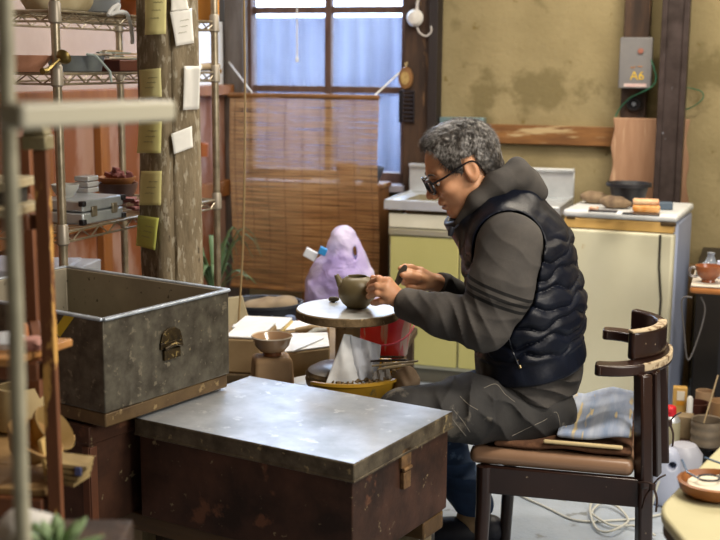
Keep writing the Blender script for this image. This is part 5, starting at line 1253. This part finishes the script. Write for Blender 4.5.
# dark cabinet behind the table (right edge)
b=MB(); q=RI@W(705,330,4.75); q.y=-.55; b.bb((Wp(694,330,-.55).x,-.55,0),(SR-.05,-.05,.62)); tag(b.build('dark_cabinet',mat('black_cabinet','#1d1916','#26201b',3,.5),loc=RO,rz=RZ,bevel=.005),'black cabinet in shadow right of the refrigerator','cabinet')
# ================================================================ cream foreground table
zt_=.62
ft_=thing('cream_table','rounded cream table top in the lower right foreground, out of focus','table',(0,0,0),0)
P=[Wz(x,y,zt_) for x,y in ((657,508),(740,425),(860,470),(800,640),(700,560))]
c=sum(P,V())/5; ft_.location=(c.x,c.y,0); FR[ft_.name]=Matrix.Translation((c.x,c.y,0))
def roundpoly(P,r,n=6):
    out=[]; N=len(P)
    for i in range(N):
        p=P[i]; a=(P[i-1]-p).normalized(); b_=(P[(i+1)%N]-p).normalized()
        for k in range(n+1):
            t=k/n; out.append((p+a*r)*(1-t)**2+p*2*t*(1-t)+(p+b_*r)*t*t)
    return out
pol=[(p.x-c.x,p.y-c.y) for p in roundpoly([V((p.x,p.y,0)) for p in P],.05)]
b=MB(); b.prism(pol,.022,Matrix.Translation((0,0,zt_-.022))); b.build('table_top',mat('cream_laminate','#bdb793','#b1aa85',3,.3),ft_,bevel=.008,seg=3,fix=True)
b=MB(); b.prism([(x*.97,y*.97) for x,y in pol],.02,Matrix.Translation((0,0,zt_-.043))); b.build('under_edge',mat('dark_under','#4a3a2c',rough=.6),ft_,fix=True)
for k,(x,y) in enumerate(((.10,-.04),(-.02,.10),(.22,.10),(.22,-.04))): b=MB(); b.tube([(x,y,0),(x*.9,y*.9,zt_-.044)],.014,10); b.build('leg',M_steel,ft_)
q=Wz(712,497,zt_); wdz=thing('wooden_dish','brown wooden dish holding spectacles on the cream table','dish',(q.x+.012,q.y+.01,zt_+.001),0)
b=MB(); b.lathe([(0,0),(.048,0),(.062,.010),(.068,.028),(.062,.030),(.056,.014),(0,.010)],n=44,sx=1.1); b.build('bowl',mat('dish_wood','#7a4821','#8f5a2e',7,.4,stretch=(1,5,5)),wdz)
b=MB(); b.lathe([(0,.011),(.052,.011),(.05,.022),(0,.024)],n=36,sx=1.1); b.build('lining',mat('pale_lining','#d6cdb8',rough=.8),wdz)
gl=thing('spectacles','dark rimmed spectacles lying in the wooden dish','spectacles',(q.x-.005,q.y+.01,zt_+.028),.3)
for x in (-.0,.048): b=MB(); b.tube([(x+.021*math.cos(a_*math.pi/12),.014*math.sin(a_*math.pi/12)*1.2,.006) for a_ in range(25)],.0022,6); b.build('rim',mat('black_frame','#22242e',rough=.3),gl)
b=MB(); b.tube([(-.021,.0,.006),(-.028,.03,.010),(-.005,.085,.014)],.0022,6); b.build('temple',mat('blue_frame','#4f6580',rough=.3),gl)
b=MB(); b.tube([(.069,.0,.006),(.07,.03,.010),(.045,.085,.014)],.0022,6); b.build('temple',mat('blue_frame','#4f6580'),gl)
# ================================================================ the potter
man=thing('person','grey haired potter in glasses, navy quilted vest and grey jacket, seated shaping a teapot','person',(W(540,410,3.17).x,3.17,0),0)
def n_(v): return np.array(v,dtype=f32)
def hit(f,px,py,t0=2.4,t1=4.2,off=.0):
    r=ray(px,py).normalized(); ts=np.arange(t0,t1,.002); P=(np.array(CP)[None]+ts[:,None]*np.array(r)[None]).astype(f32)
    d=f(P)-off; i=np.argmax(d<0)
    return CP+r*float(ts[i]) if (d<0).any() else None
# ---- frames
def mk(o,F,L,U): return Matrix(((F.x,L.x,U.x,o.x),(F.y,L.y,U.y,o.y),(F.z,L.z,U.z,o.z),(0,0,0,1)))
ty=R(10); YM=3.17
hipc=W(531,408,YM); nkc=W(503,212,YM)
U=(nkc-hipc).normalized(); L=V((-math.sin(ty),-math.cos(ty),0)); F=L.cross(U); F=-F if F.x>0 else F; F.normalize(); L=U.cross(F)
if L.y>0: L=-L
TM=mk(hipc,F,L,U); TI=TM.inverted()
def tl(px,py,Y=YM): return TI@W(px,py,Y)
s_=.68
core_px=[(531,408,.112),(531,365,.113),(526,300,.120),(517,250,.112),(506,222,.080)]
def torso(off,ext=0):
    pts=[]; rs=[]
    for px,py,r in core_px:
        q=tl(px,py); pts.append((q.x,0,q.z)); rs.append(r+off)
    return frame_f(chain(pts,rs,.03),TM,(1,s_,1))
Sn=W(509,246,2.995); En=W(484,324,2.93); Wn=W(404,303,3.045)
Sf=W(522,244,3.34); Ef=W(480,316,3.42); Wf=W(437,283,3.25)
Hn=W(548,408,3.07); Kn=W(404,416,2.945); An=V((Kn.x+.03,2.93,.10))
Hf=W(548,405,3.28); Kf=W(430,407,3.40); Af=W(474,513,3.40)
# ---- head frame
hp=R(26); hyaw=R(7)
HO=W(463,167,3.15)
hf_=V((-math.cos(hp)*math.cos(hyaw),-math.sin(hyaw)*math.cos(hp),-math.sin(hp))); hl_=V((math.sin(hyaw),-math.cos(hyaw),0)); hu_=hf_.cross(hl_)
if hu_.z<0: hu_=-hu_
HM=mk(HO,hf_,hl_,hu_)
def head_local(P):
    d=ell((-.006,0,.030),(.097,.075,.084))(P)
    d=smin(d,ell((.030,0,-.040),(.060,.060,.076))(P),.03)
    d=smin(d,ell((.066,0,-.098),(.024,.026,.018))(P),.022)
    for s in (-1,1):
        d=smin(d,cone((.0,s*.052,-.050),(.062,s*.022,-.100),.018,.014)(P),.02)
        d=smin(d,cone((.082,s*.012,.022),(.070,s*.045,.020),.013,.011)(P),.014)
        d=smin(d,ell((.064,s*.042,-.026),(.022,.02,.018))(P),.018)
        d=smax(d,-ell((.101,s*.031,-.002),(.016,.017,.012))(P),.010)
    d=smin(d,cone((.088,0,.006),(.112,0,-.030),.0075,.0105)(P),.012)
    for s in (-1,1): d=smin(d,ell((.101,s*.013,-.036),(.011,.007,.008))(P),.006)
    d=smin(d,ell((.086,0,-.058),(.014,.026,.009))(P),.010)
    d=smin(d,ell((.091,0,-.064),(.009,.021,.0045))(P),.005)
    d=smin(d,ell((.087,0,-.076),(.010,.019,.006))(P),.006)
    d=smax(d,-ell((.096,0,-.0695),(.014,.024,.0022))(P),.003)
    for s in (-1,1):
        d=smax(d,-cone((.094,s*.020,-.046),(.082,s*.034,-.068),.0022,.0018)(P),.006)   # smile fold
        e=ell((-.006,s*.077,-.002),(.019,.009,.033))(P); e=smin(e,ell((.0,s*.073,-.022),(.011,.007,.013))(P),.008)
        e=smax(e,-ell((-.003,s*.086,.003),(.011,.006,.021))(P),.004)
        e=smin(e,ell((.010,s*.074,-.004),(.004,.005,.006))(P),.003)
        d=smin(d,e,.007)
    return d
headf=frame_f(head_local,HM)
def hp_(f,l,u): return HM@V((f,l,u))
# ---- hands : (wrist, knuckles, mids, tips)
def hand(wrist,back,K,Mi,D,T,th,r=.0095):
    fs=[]
    palm=[cone(wrist,k,.019,.0125) for k in K]
    fing=[chain([k,m,d_,t],[r*1.12,r*1.02,r*.95,r*.80],.003) for k,m,d_,t in zip(K,Mi,D,T)]
    thumb=chain(th,[.014,.0115,.0105,.0085],.004)
    heel=[cone(wrist,back,.018,.017)]
    def f(P):
        d=palm[0](P)
        for p in palm[1:]: d=smin(d,p(P),.012)
        for p in heel: d=smin(d,p(P),.012)
        g=fing[0](P)
        for q in fing[1:]: g=smin(g,q(P),.0015)
        d=smin(d,g,.006); return smin(d,thumb(P),.007)
    return f
a_=lambda *p: tuple(W(*p))
PY=tpx.y
nh=hand(a_(401,300,3.045),a_(395,299,3.055),
  K=[a_(388,281.5,3.035),a_(386,287.5,3.025),a_(386,294,3.025),a_(389,300,3.035)],
  Mi=[a_(379,279.5,3.035),a_(377,286,3.025),a_(377,293,3.025),a_(381,301,3.035)],
  D=[a_(373,281.5,3.055),a_(371.5,287.5,3.05),a_(371.5,294.5,3.05),a_(376,302.5,3.055)],
  T=[a_(369,285,PY-.050),a_(368.5,290,PY-.053),a_(368.5,296.5,PY-.055),a_(373,303,PY-.050)],
  th=[a_(396,295,3.07),a_(387,284,3.10),a_(379,279,3.125),a_(373,278,3.135)])
fh=hand(a_(436,283,3.245),a_(430,283,3.24),
  K=[a_(420,271,3.215),a_(419,275,3.20),a_(420,281,3.195),a_(423,287,3.20)],
  Mi=[a_(411,267.5,3.195),a_(410,272.5,3.175),a_(410,280,3.17),a_(414,287,3.18)],
  D=[a_(405,267,3.18),a_(404.5,272.5,3.165),a_(405,280,3.165),a_(409,286,3.175)],
  T=[a_(400.5,268.5,3.17),a_(400.5,274,3.163),a_(403.5,283,3.175),a_(410,282,3.19)],
  th=[a_(428,282,3.225),a_(418,278,3.175),a_(410,275.5,3.16),a_(403.5,275.5,3.150)])
arms_n=chain([tuple(Sn),tuple(En),a_(401,300,3.045)],[.052,.042,.022],.02)
arms_f=chain([tuple(Sf),tuple(Ef),a_(436,283,3.245)],[.052,.042,.022],.02)
leg_n=chain([tuple(W(535,410,3.08)),tuple(Kn),tuple(An)],[.060,.052,.034],.02); leg_f=chain([tuple(W(535,410,3.26)),tuple(Kf),tuple(Af)],[.060,.050,.034],.02)
ft_n=chain([tuple(An),(An.x+.01,An.y,.045),(An.x-.12,An.y-.01,.03)],[.034,.030,.020],.01)
ft_f=chain([tuple(Af),(Af.x+.02,Af.y,.045),(Af.x-.12,Af.y-.02,.03)],[.034,.030,.020],.01)
neck=cone(tuple(hp_(-.030,0,-.045)),tuple(W(497,214,3.165)),.056,.062)
tcore=torso(-.032); 
shl=chain([tuple(Sn),tuple(W(508,232,YM)),tuple(Sf)],[.055,.07,.055],.02)
def bodyf(P):
    d=smin(headf(P),neck(P),.022); d=smin(d,tcore(P),.03); d=smin(d,shl(P),.03)
    for g in (arms_n,arms_f): d=smin(d,g(P),.02)
    for g in (leg_n,leg_f): d=smin(d,g(P),.03)
    for g in (ft_n,ft_f): d=smin(d,g(P),.01)
    d=smin(d,nh(P),.010); d=smin(d,fh(P),.010); return d
M_skin=mat('skin','#cb9975','#bf8763',18,.45,sss=.12,bump=.0004,bscale=120,spots=('#b87a5c',9,.66,3))
sdf_obj('body',bodyf,(-.05,2.70,.0),(.75,3.6,1.40),.003,M_skin,parent=man)
# ---- eyes, brows
for s in (-1,1):
    b=MB(); c=hp_(.079,s*.031,-.003); b.lathe([(0.0100*math.sin(math.pi*k/12),-.0100*math.cos(math.pi*k/12)) for k in range(13)],c,16,M=HM.to_3x3()@Matrix.Rotation(R(90),3,'Y')); e=b.build('eye',mat('eyeball','#e6e0da',rough=.2),man,world=True)
    b=MB(); c=hp_(.0868,s*.031,-.006); b.lathe([(.0055,0),(.0045,.002),(0,.0032)],c,14,M=HM.to_3x3()@Matrix.Rotation(R(90),3,'Y')); b.build('iris',mat('iris','#2a1a12',rough=.2),e,world=True)
    b=MB(); b.tube([hp_(.096-.012*t*t,s*(.012+.036*t),.020+.005*math.sin(t*3)) for t in [k/8 for k in range(9)]],[.003*math.sin(.5+2.2*k/8) for k in range(9)],8); b.build('eyebrow',mat('brow_hair','#4a423c','#77706a',200,.9),man,world=True)
    b=MB(); b.tube([hp_(.088,s*.018,.002),hp_(.0905,s*.031,.0025),hp_(.083,s*.044,.0)],[.003,.0055,.003],8); b.build('eyelid',M_skin,man,world=True)
# ---- hair
HX=[-.13,-.07,-.045,-.034,-.028,.009,.014,.034,.046,.056,.063,.080,.13]; HU=[-.066,-.070,-.058,-.03,.030,.034,-.004,.004,.020,.042,.080,.092,.10]
def hairline(f): return np.interp(f,HX,HU)
hell=ell((-.008,0,.036),(.1045,.083,.090)); hell2=ell((.022,0,.098),(.046,.058,.027)); hell3=ell((-.045,0,-.01),(.062,.070,.070))
def hair_local(P):
    d=smin(smin(hell(P),hell2(P),.02),hell3(P),.02)
    d=d+.0022*nz3(P,95)+.0012*nz3(P,210,2.)
    return smax(d,(hairline(P[...,0])-P[...,2])*.75,.006)
def hair_mat():
    m=bpy.data.materials.new('grey_hair'); m.use_nodes=True; nt=m.node_tree; N=nt.nodes; L_=nt.links; b_=N['Principled BSDF']; b_.inputs['Roughness'].default_value=.45
    tc=N.new('ShaderNodeTexCoord'); n1=N.new('ShaderNodeTexNoise'); n1.inputs['Scale'].default_value=120; n1.inputs['Detail'].default_value=2; L_.new(tc.outputs['Object'],n1.inputs['Vector'])
    n2=N.new('ShaderNodeTexNoise'); n2.inputs['Scale'].default_value=16; L_.new(tc.outputs['Object'],n2.inputs['Vector'])
    ad=N.new('ShaderNodeMath'); ad.operation='ADD'; L_.new(n1.outputs['Fac'],ad.inputs[0]); L_.new(n2.outputs['Fac'],ad.inputs[1])
    cr=N.new('ShaderNodeValToRGB'); cr.color_ramp.elements[0].position=.38; cr.color_ramp.elements[0].color=lin('#1d1a18'); cr.color_ramp.elements[1].position=.66; cr.color_ramp.elements[1].color=lin('#8f8c89')
    e=cr.color_ramp.elements.new(.50); e.color=lin('#46413d')
    hv=N.new('ShaderNodeMath'); hv.operation='MULTIPLY'; hv.inputs[1].default_value=.5; L_.new(ad.outputs[0],hv.inputs[0]); L_.new(hv.outputs[0],cr.inputs[0]); L_.new(cr.outputs[0],b_.inputs['Base Color']); return m
M_hair=hair_mat()
hairf=frame_f(hair_local,HM)
c=np.array(HO); hr=sdf_obj('hair',hairf,c-.15,c+.16,.003,M_hair,parent=man)
rs=np.random.RandomState(4); b=MB(); k=0; cr0=V((-.055,0,.10))
while k<5200:
    d=rs.normal(size=3); d/=np.linalg.norm(d); o=np.array([-.008,0,.036]); p=o+d*np.array([.1045,.083,.090])
    if rs.rand()<.18: p=np.array([.022,0,.098])+d*np.array([.050,.058,.028])
    if p[2]<np.interp(p[0],HX,HU)+.004: continue
    if hair_local(p[None].astype(f32))[0]<-.006: continue
    p=V(p); nrm=V((d[0]/.1045,d[1]/.083,d[2]/.090)).normalized()
    fl_=(p-cr0); fl_=fl_-nrm*fl_.dot(nrm)
    if fl_.length<1e-4: continue
    fl_.normalize(); fl_=(fl_+V(rs.normal(size=3))*.30).normalized()
    front=max(0,min(1,(p.x-.01)/.07))*max(0,min(1,(p.z-.05)/.05))
    ln=.012+.008*rs.rand()+.010*front*rs.rand(); lift=.22+.25*rs.rand()+.55*front*rs.rand()
    dirv=(fl_+nrm*lift).normalized(); bend=(fl_*.6-nrm*.35+V((0,0,-.2)))
    w_=.0006+.0004*rs.rand(); sd=nrm.cross(fl_).normalized()*w_
    pts=[p-nrm*.002]; cur=pts[0]; dv=dirv
    for j in range(3): cur=cur+dv*ln/3; dv=(dv+bend*.25).normalized(); pts.append(cur)
    vs=[]
    for j,q in enumerate(pts):
        t=1-j/3.4; vs+=[HM@(q-sd*t),HM@(q+sd*t),HM@(q+nrm*w_*t)]
    fs=[]
    for j in range(3):
        for e in range(3): fs.append((3*j+e,3*j+(e+1)%3,3*j+3+(e+1)%3,3*j+3+e))
    b.add(vs,fs); k+=1
st_=b.build('hair_strands',M_hair,hr,world=True)
# ---- glasses
gs_=MB()
def rrect(cx,w,h,f0):
    out=[]
    for k in range(25):
        a=2*math.pi*k/24; c_,s2=math.cos(a),math.sin(a); q=(abs(c_)**4+abs(s2)**4)**-.25
        out.append(hp_(f0-.004*((cx+w*c_*q)/.07)**2*2, cx+w*c_*q, -.004+h*s2*q))
    return out
go=None
for s in (-1,1):
    b=MB(); b.tube(rrect(s*.035,.026,.0175,.108),.0040,8)
    if go is None:
        go=b.build('glasses',mat('black_acetate','#15151a',rough=.25),man,world=True)
    else: b.build('rim',mat('black_acetate','#15151a'),go,world=True)
    b=MB(); P_=rrect(s*.035,.025,.0165,.108)[:-1]; b.add(P_,[tuple(range(24))]); b.build('lens',glass('lens_glass',(.93,.95,.97,1),.02) if s<0 else bpy.data.materials['lens_glass'],go,world=True,smooth=False)
    b=MB(); b.tube(smoothp([hp_(.100,s*.062,.006),hp_(.06,s*.076,.010),hp_(.0,s*.083,.020),hp_(-.022,s*.082,.012),hp_(-.030,s*.078,-.008)],5),[.0048]*9+[.0036]*12,8,flat=.6); b.build('temple',mat('black_acetate','#15151a'),go,world=True)
b=MB(); b.tube([hp_(.107,-.010,.0),hp_(.111,0,.003),hp_(.107,.010,.0)],.0024,8); b.build('bridge',mat('black_acetate','#15151a'),go,world=True)
# ---- jacket (sleeves + skirt + hood in one cloth)
def fold(P,c,dr,fr,am,w,wp=8.):
    c=n_(c); dr=n_(dr)/np.linalg.norm(dr); q=P-c; s1=q@dr; r2=(q**2).sum(-1)
    ph_=fr*s1*.5+wp*q[...,2]*2+wp*q[...,0]+1.1*nz3(P,16)
    return am*2.1*np.exp(-r2/(w*w))*(np.abs(np.sin(ph_))**.6-.62)
sl_n=chain([tuple(Sn),tuple(W(500,290,2.945)),tuple(En),tuple(W(442,315,2.965)),tuple(W(408,304,3.035))],[.086,.082,.068,.054,.044],.02)
sl_f=chain([tuple(Sf),tuple(Ef),tuple(W(442,286,3.262))],[.075,.060,.040],.02)
def cuffcut(P,w,inn): # remove beyond the cuff
    w=n_(w); d=n_(inn)-w; d/=np.linalg.norm(d); return -((P-w)@d)
wn0=W(401.5,302,3.045); wf0=W(437.5,283,3.25)
def sleeves(P):
    dn=sl_n(P)
    dn=dn+fold(P,W(470,322,2.90),(1,0,.25),150,.0050,.075)+fold(P,W(425,300,2.98),(1,0,.5),190,.0030,.05)+fold(P,W(505,300,2.88),(.3,0,1),95,.003,.08)+fold(P,W(520,250,2.95),(1,0,.8),80,.0035,.08)+.0022*nz3(P,32)
    dn=smax(dn,cuffcut(P,wn0,W(440,314,2.97)),.004)
    df=sl_f(P)+fold(P,W(455,290,3.22),(1,0,.3),150,.004,.06)+.002*nz3(P,34)
    df=smax(df,cuffcut(P,wf0,W(470,305,3.35)),.004)
    return np.minimum(dn,df)
tj=torso(.019)
hem_u=tl(560,408,2.97).z+.018
zl_=lambda P:(P@n_(np.array(TI)[2,:3])+TI[2][3])
hood1=chain([a_(459,222,3.105),a_(476,201,3.085),a_(497,184,3.09),a_(518,177,3.13),a_(524,182,3.19),a_(515,178,3.23),a_(495,186,3.26),a_(474,203,3.25)],[.012,.022,.032,.036,.040,.036,.030,.02],.02)
hood2=chain([a_(505,178,3.12),a_(517,164,3.15),a_(512,172,3.22)],[.026,.012,.022],.02)
hood3=cone(a_(512,192,3.16),a_(533,192,3.17),.042,.032)
hood4=cone(a_(517,166,3.14),a_(541,193,3.15),.012,.014)
def hoodf(P):
    d=smin(smin(smin(hood1(P),hood2(P),.02),hood3(P),.03),hood4(P),.03)
    d=d+.0012*nz3(P,34)+fold(P,W(500,190,3.07),(.6,0,1),110,.0015,.06)
    return smax(d,-(neck(P)-.004),.006)
def jacketf(P):
    t=tj(P)+.003*nz3(P,30)+fold(P,W(560,395,3.0),(.2,0,1),120,.006,.10)+fold(P,W(520,395,3.0),(.5,0,1),90,.006,.08)
    t=smax(t,hem_u-.018-zl_(P),.01)
    t=smax(t,zl_(P)-tl(500,226).z,.01)
    t=smin(t,sleeves(P),.006)
    return np.minimum(t,hoodf(P))
def jacket_mat():
    m=mat('jacket_grey','#4b4743','#3c3937',10,.9,bump=.0006,bscale=260,spots=('#55504a',4,.60,5))
    nt=m.node_tree; N=nt.nodes; L_=nt.links; b_=N['Principled BSDF']
    src=b_.inputs['Base Color'].links[0].from_socket
    tc=[n for n in N if n.type=='TEX_COORD'][0]
    # three dark bands printed round the near upper sleeve
    a=inv(man)@W(462,283,2.90); c2=inv(man)@W(519,304,2.90); t=(c2-a).normalized(); q=V((0,-1,0)); nrm=t.cross(q).normalized()
    if nrm.z<0: nrm=-nrm
    dot=N.new('ShaderNodeVectorMath'); dot.operation='DOT_PRODUCT'; dot.inputs[1].default_value=nrm; L_.new(tc.outputs['Object'],dot.inputs[0])
    sep=N.new('ShaderNodeSeparateXYZ'); L_.new(tc.outputs['Object'],sep.inputs[0])
    base=a.dot(nrm); masks=None
    for k in range(3):
        m1=N.new('ShaderNodeMath'); m1.operation='SUBTRACT'; m1.inputs[1].default_value=base+.016-k*.0175; L_.new(dot.outputs['Value'],m1.inputs[0])
        m2=N.new('ShaderNodeMath'); m2.operation='ABSOLUTE'; L_.new(m1.outputs[0],m2.inputs[0])
        m3=N.new('ShaderNodeMath'); m3.operation='LESS_THAN'; m3.inputs[1].default_value=.0042; L_.new(m2.outputs[0],m3.inputs[0])
        if masks is None: masks=m3
        else:
            m4=N.new('ShaderNodeMath'); m4.operation='MAXIMUM'; L_.new(masks.outputs[0],m4.inputs[0]); L_.new(m3.outputs[0],m4.inputs[1]); masks=m4
    lt=N.new('ShaderNodeMath'); lt.operation='LESS_THAN'; lt.inputs[1].default_value=(inv(man)@V((0,3.03,0))).y; L_.new(sep.outputs['Y'],lt.inputs[0])
    gt=N.new('ShaderNodeMath'); gt.operation='GREATER_THAN'; gt.inputs[1].default_value=(inv(man)@W(461,300,2.9)).x; L_.new(sep.outputs['X'],gt.inputs[0])
    for z in (lt,gt):
        mm=N.new('ShaderNodeMath'); mm.operation='MULTIPLY'; L_.new(masks.outputs[0],mm.inputs[0]); L_.new(z.outputs[0],mm.inputs[1]); masks=mm
    mx=N.new('ShaderNodeMix'); mx.data_type='RGBA'; L_.new(masks.outputs[0],mx.inputs['Factor']); L_.new(src,mx.inputs['A']); mx.inputs['B'].default_value=lin('#0d0c0c'); L_.new(mx.outputs['Result'],b_.inputs['Base Color'])
    return m
M_jk=jacket_mat(); M_jk2=mat('jacket_hem','#3f3833','#2f2a28',10,.7,bump=.0006,bscale=200)
M_cuffs=mat('jacket_glossy_sleeve','#2f3032','#26272a',10,.42,bump=.0005,bscale=160)
jk=sdf_obj('jacket',jacketf,(.05,2.75,.42),(.75,3.55,1.30),.0035,M_jk,parent=man)
# ---- vest
tv=torso(.026)
vh=tl(560,381,2.97).z; uq=tl(560,236,2.97).z; vtop=tl(500,222).z
TIn=np.array(TI,dtype=f32)
def vestf(P):
    q=P@TIn[:3,:3].T+TIn[:3,3]; u=q[...,2]; l=q[...,1]; fo=q[...,0]
    d=tv(P)
    d=smin(d,yoke(P)-.020,.03)
    ph=np.arctan2(l*.7,-fo)      # angle round the body, 0 = spine
    k0=np.round(u/.040); dm=None
    for dk in (-1,0,1):
        kk=k0+dk; ln=kk*.040+.0105*np.sin(ph*6.5+2.3*kk)+.004*np.sin(ph*15+kk)
        dd_=np.abs(u-ln); dm=dd_ if dm is None else np.minimum(dm,dd_)
    quilt=.0115*np.clip(dm/.017,0,1)**.5
    fade=np.clip((u-(vh+.058))/.012,0,1)*np.clip((uq-u)/.03,0,1)
    d=d-quilt*fade-.005*(1-fade)-.0015*nz3(P,50)
    d=smax(d,vh-u-.018*np.clip(-fo/.12,0,1)*0,.012)
    # armhole
    d=smax(d,-(sl_n(P)-.004),.006); d=smax(d,-(sl_f(P)-.004),.006)
    # front opening and neck
    d=smax(d,-(neckhole(P)),.01)
    return d
yoke=chain([tuple(W(504,240,3.04)),tuple(W(508,230,YM)),tuple(W(516,238,3.28))],[.070,.078,.070],.03)
neckhole=cone(a_(494,232,YM),a_(470,190,YM-.01),.050,.062)
colA=np.array(W(493,240,YM)); colB=np.array(W(467,206,YM-.01)); colD=(colB-colA)/np.linalg.norm(colB-colA)
colc=cone(tuple(colA),tuple(colB),.082,.070)
def collarf(P):
    d=np.abs(colc(P))-.009
    t=(P-n_(colA))@n_(colD); Lc=float(np.linalg.norm(colB-colA))
    d=smax(d,-t+.0,.004); d=smax(d,t-Lc,.006)
    return d+.0015*nz3(P,60)
def vestall(P): return smin(vestf(P),collarf(P),.012)
M_vest=mat('vest_navy','#080c18','#0b1222',14,.45,bump=.0008,bscale=90,spots=('#0e1524',6,.62,5),spec=.35)
vt=sdf_obj('vest',vestall,(.1,2.80,.50),(.80,3.55,1.24),.0035,M_vest,parent=man)
def onsurf(f,pts,off=.001): return [p for p in (hit(f,x,y,off=off) for x,y in pts) if p is not None]
def seam(name,f,pts,r,m,parent,off=.001,n=5):
    q=smoothp([V((x,y,0)) for x,y in pts],n); P=onsurf(f,[(p.x,p.y) for p in q],off)
    if len(P)<2: return
    b=MB(); b.tube(P,r,6); return b.build(name,m,parent,world=True)
M_zip=mat('zip_dark','#2b2d33',rough=.4,metal=.5)
seam('front_zip',vestall,[(459,240),(460,255),(460,270),(462,288)],.0022,mat('zip_pale','#77736c',rough=.4,metal=.4),vt)
seam('pocket_zip',vestall,[(510,322),(509,338),(513,352),(519,366)],.0022,M_zip,vt)
q=hit(vestall,518,360); b=MB(); b.tube([q,q+V((.006,-.006,-.02))],[.003,.0035],8); b.build('zip_pull',mat('zip_gold','#8b7a58',rough=.3,metal=.7),vt,world=True)
q=W(452,229,3.08); b=MB(); b.tube([W(459,224,3.10),W(455,228,3.085),q],.0025,8); b.tube([W(452,227,3.08),W(451,231,3.08),W(450,236,3.08)],[.006,.0085,.006],10); b.build('cord_toggle',mat('toggle_dark','#2a2d36',rough=.35),vt,world=True)
# ---- jeans
jn=chain([tuple(W(542,412,3.07)),tuple(W(470,408,3.0)),tuple(Kn),tuple(An)],[.092,.086,.068,.060],.03)
jf=chain([tuple(W(540,412,3.27)),tuple(W(480,398,3.34)),tuple(Kf),tuple(W(463,485,3.40)),tuple(W(474,503,3.40))],[.090,.080,.060,.058,.060],.025)
pel=frame_f(cone((.0,0,-.005),(0,0,.05),.112,.108),TM,(1,s_,1))
def jeansf(P):
    a=jn(P)+fold(P,W(470,400,2.92),(1,0,-.8),90,.0070,.10)+fold(P,W(520,415,2.95),(1,0,.9),75,.0075,.10)+fold(P,W(440,405,2.90),(1,0,.3),60,.005,.06)+.003*nz3(P,24)
    a=smax(a,-(P[...,2]-.11),.004)
    c=jf(P)+fold(P,W(475,470,3.33),(.2,0,1),130,.006,.08)+fold(P,W(445,390,3.32),(1,0,.5),80,.005,.09)+.003*nz3(P,26)
    c=smax(c,-(P[...,2]-(Af.z+.006)),.004)
    return smin(smin(a,pel(P),.03),c,.012)
M_jg=mat('denim_grey','#373533','#262525',9,.75,bump=.0006,bscale=260,spots=('#6c665c',7,.60,6),spots2=('#25242a',3,.62))
M_jb=mat('denim_blue','#2c4466','#22344f',8,.8,bump=.0006,bscale=260,spots=('#5c7291',10,.64,5))
js=sdf_obj('jeans',jeansf,(-.05,2.72,.05),(.80,3.60,.80),.004,[M_jg,M_jb],parent=man,matfn=lambda C:(C[:,1]>3.215))
M_st=mat('jean_stitch','#8b857a',rough=.8)
for pts in ([(484,388),(496,384),(505,394),(515,402)],[(478,410),(468,404),(460,396)],[(512,436),(528,428),(545,420),(556,412),(560,425),(558,432)],[(470,432),(462,420),(452,408)],[(466,436),(456,424),(447,411)]):
    seam('stitching',jeansf,pts,.0007,M_st,js)
# ---- socks and shoes
for (A_,nm) in ((Af,'far'),(An,'near')):
    f=chain([(A_.x,A_.y,A_.z+.04),(A_.x-.004,A_.y,.045)],[.046,.050],.01)
    g=lambda P,f=f: smax(f(P)+.0025*nz3(P,60)+.0015*np.sin(P[...,2]*220),-(P[...,2]-.03),.004)
    sdf_obj('ankle_warmer',g,(A_.x-.1,A_.y-.1,0),(A_.x+.1,A_.y+.1,A_.z+.12),.004,mat('ankle_warmer','#a88d6b','#957a5a',10,.9,bump=.001),parent=man)
    h1=ell((A_.x+.045,A_.y,.036),(.052,.042,.045)); h2=ell((A_.x-.065,A_.y-.012,.032),(.105,.048,.046)); h3=cone((A_.x-.05,A_.y-.01,.03),(A_.x+.045,A_.y,.035),.034,.036)
    def shoef(P,h1=h1,h2=h2,h3=h3,A_=A_):
        d=smin(smin(h1(P),h2(P),.02),h3(P),.02); d=smax(d,-(P[...,2]-.002),.004)
        return d
    sh_=sdf_obj('shoe',shoef,(A_.x-.17,A_.y-.08,-.01),(A_.x+.12,A_.y+.08,.12),.004,mat('shoe_dark','#1c1e28','#262936',14,.5,bump=.001),parent=man)
# ---- rib tool held in the far hand
q0=W(396,266,3.165); q1=W(405,286,3.155)
def toolf(P): 
    d=cone(tuple(q0),tuple(q1),.011,.007)(P); return d
tool=sdf_obj('potters_rib',lambda P: smax(ell(tuple((q0+q1)/2),(.011,.005,.033),M=np.array(((math.cos(.42),0,math.sin(.42)),(0,1,0),(-math.sin(.42),0,math.cos(.42)))))(P)+.0015*nz3(P,90),-1e3*np.ones_like(P[...,0]),0),(q0.x-.05,3.1,q1.z-.04),(q1.x+.05,3.22,q0.z+.04),.002,mat('dark_rib','#4e4a41','#393630',30,.45),loc=tuple((q0+q1)/2))
tag(tool,'small dark shaping rib held in the potter\'s far hand','tool')
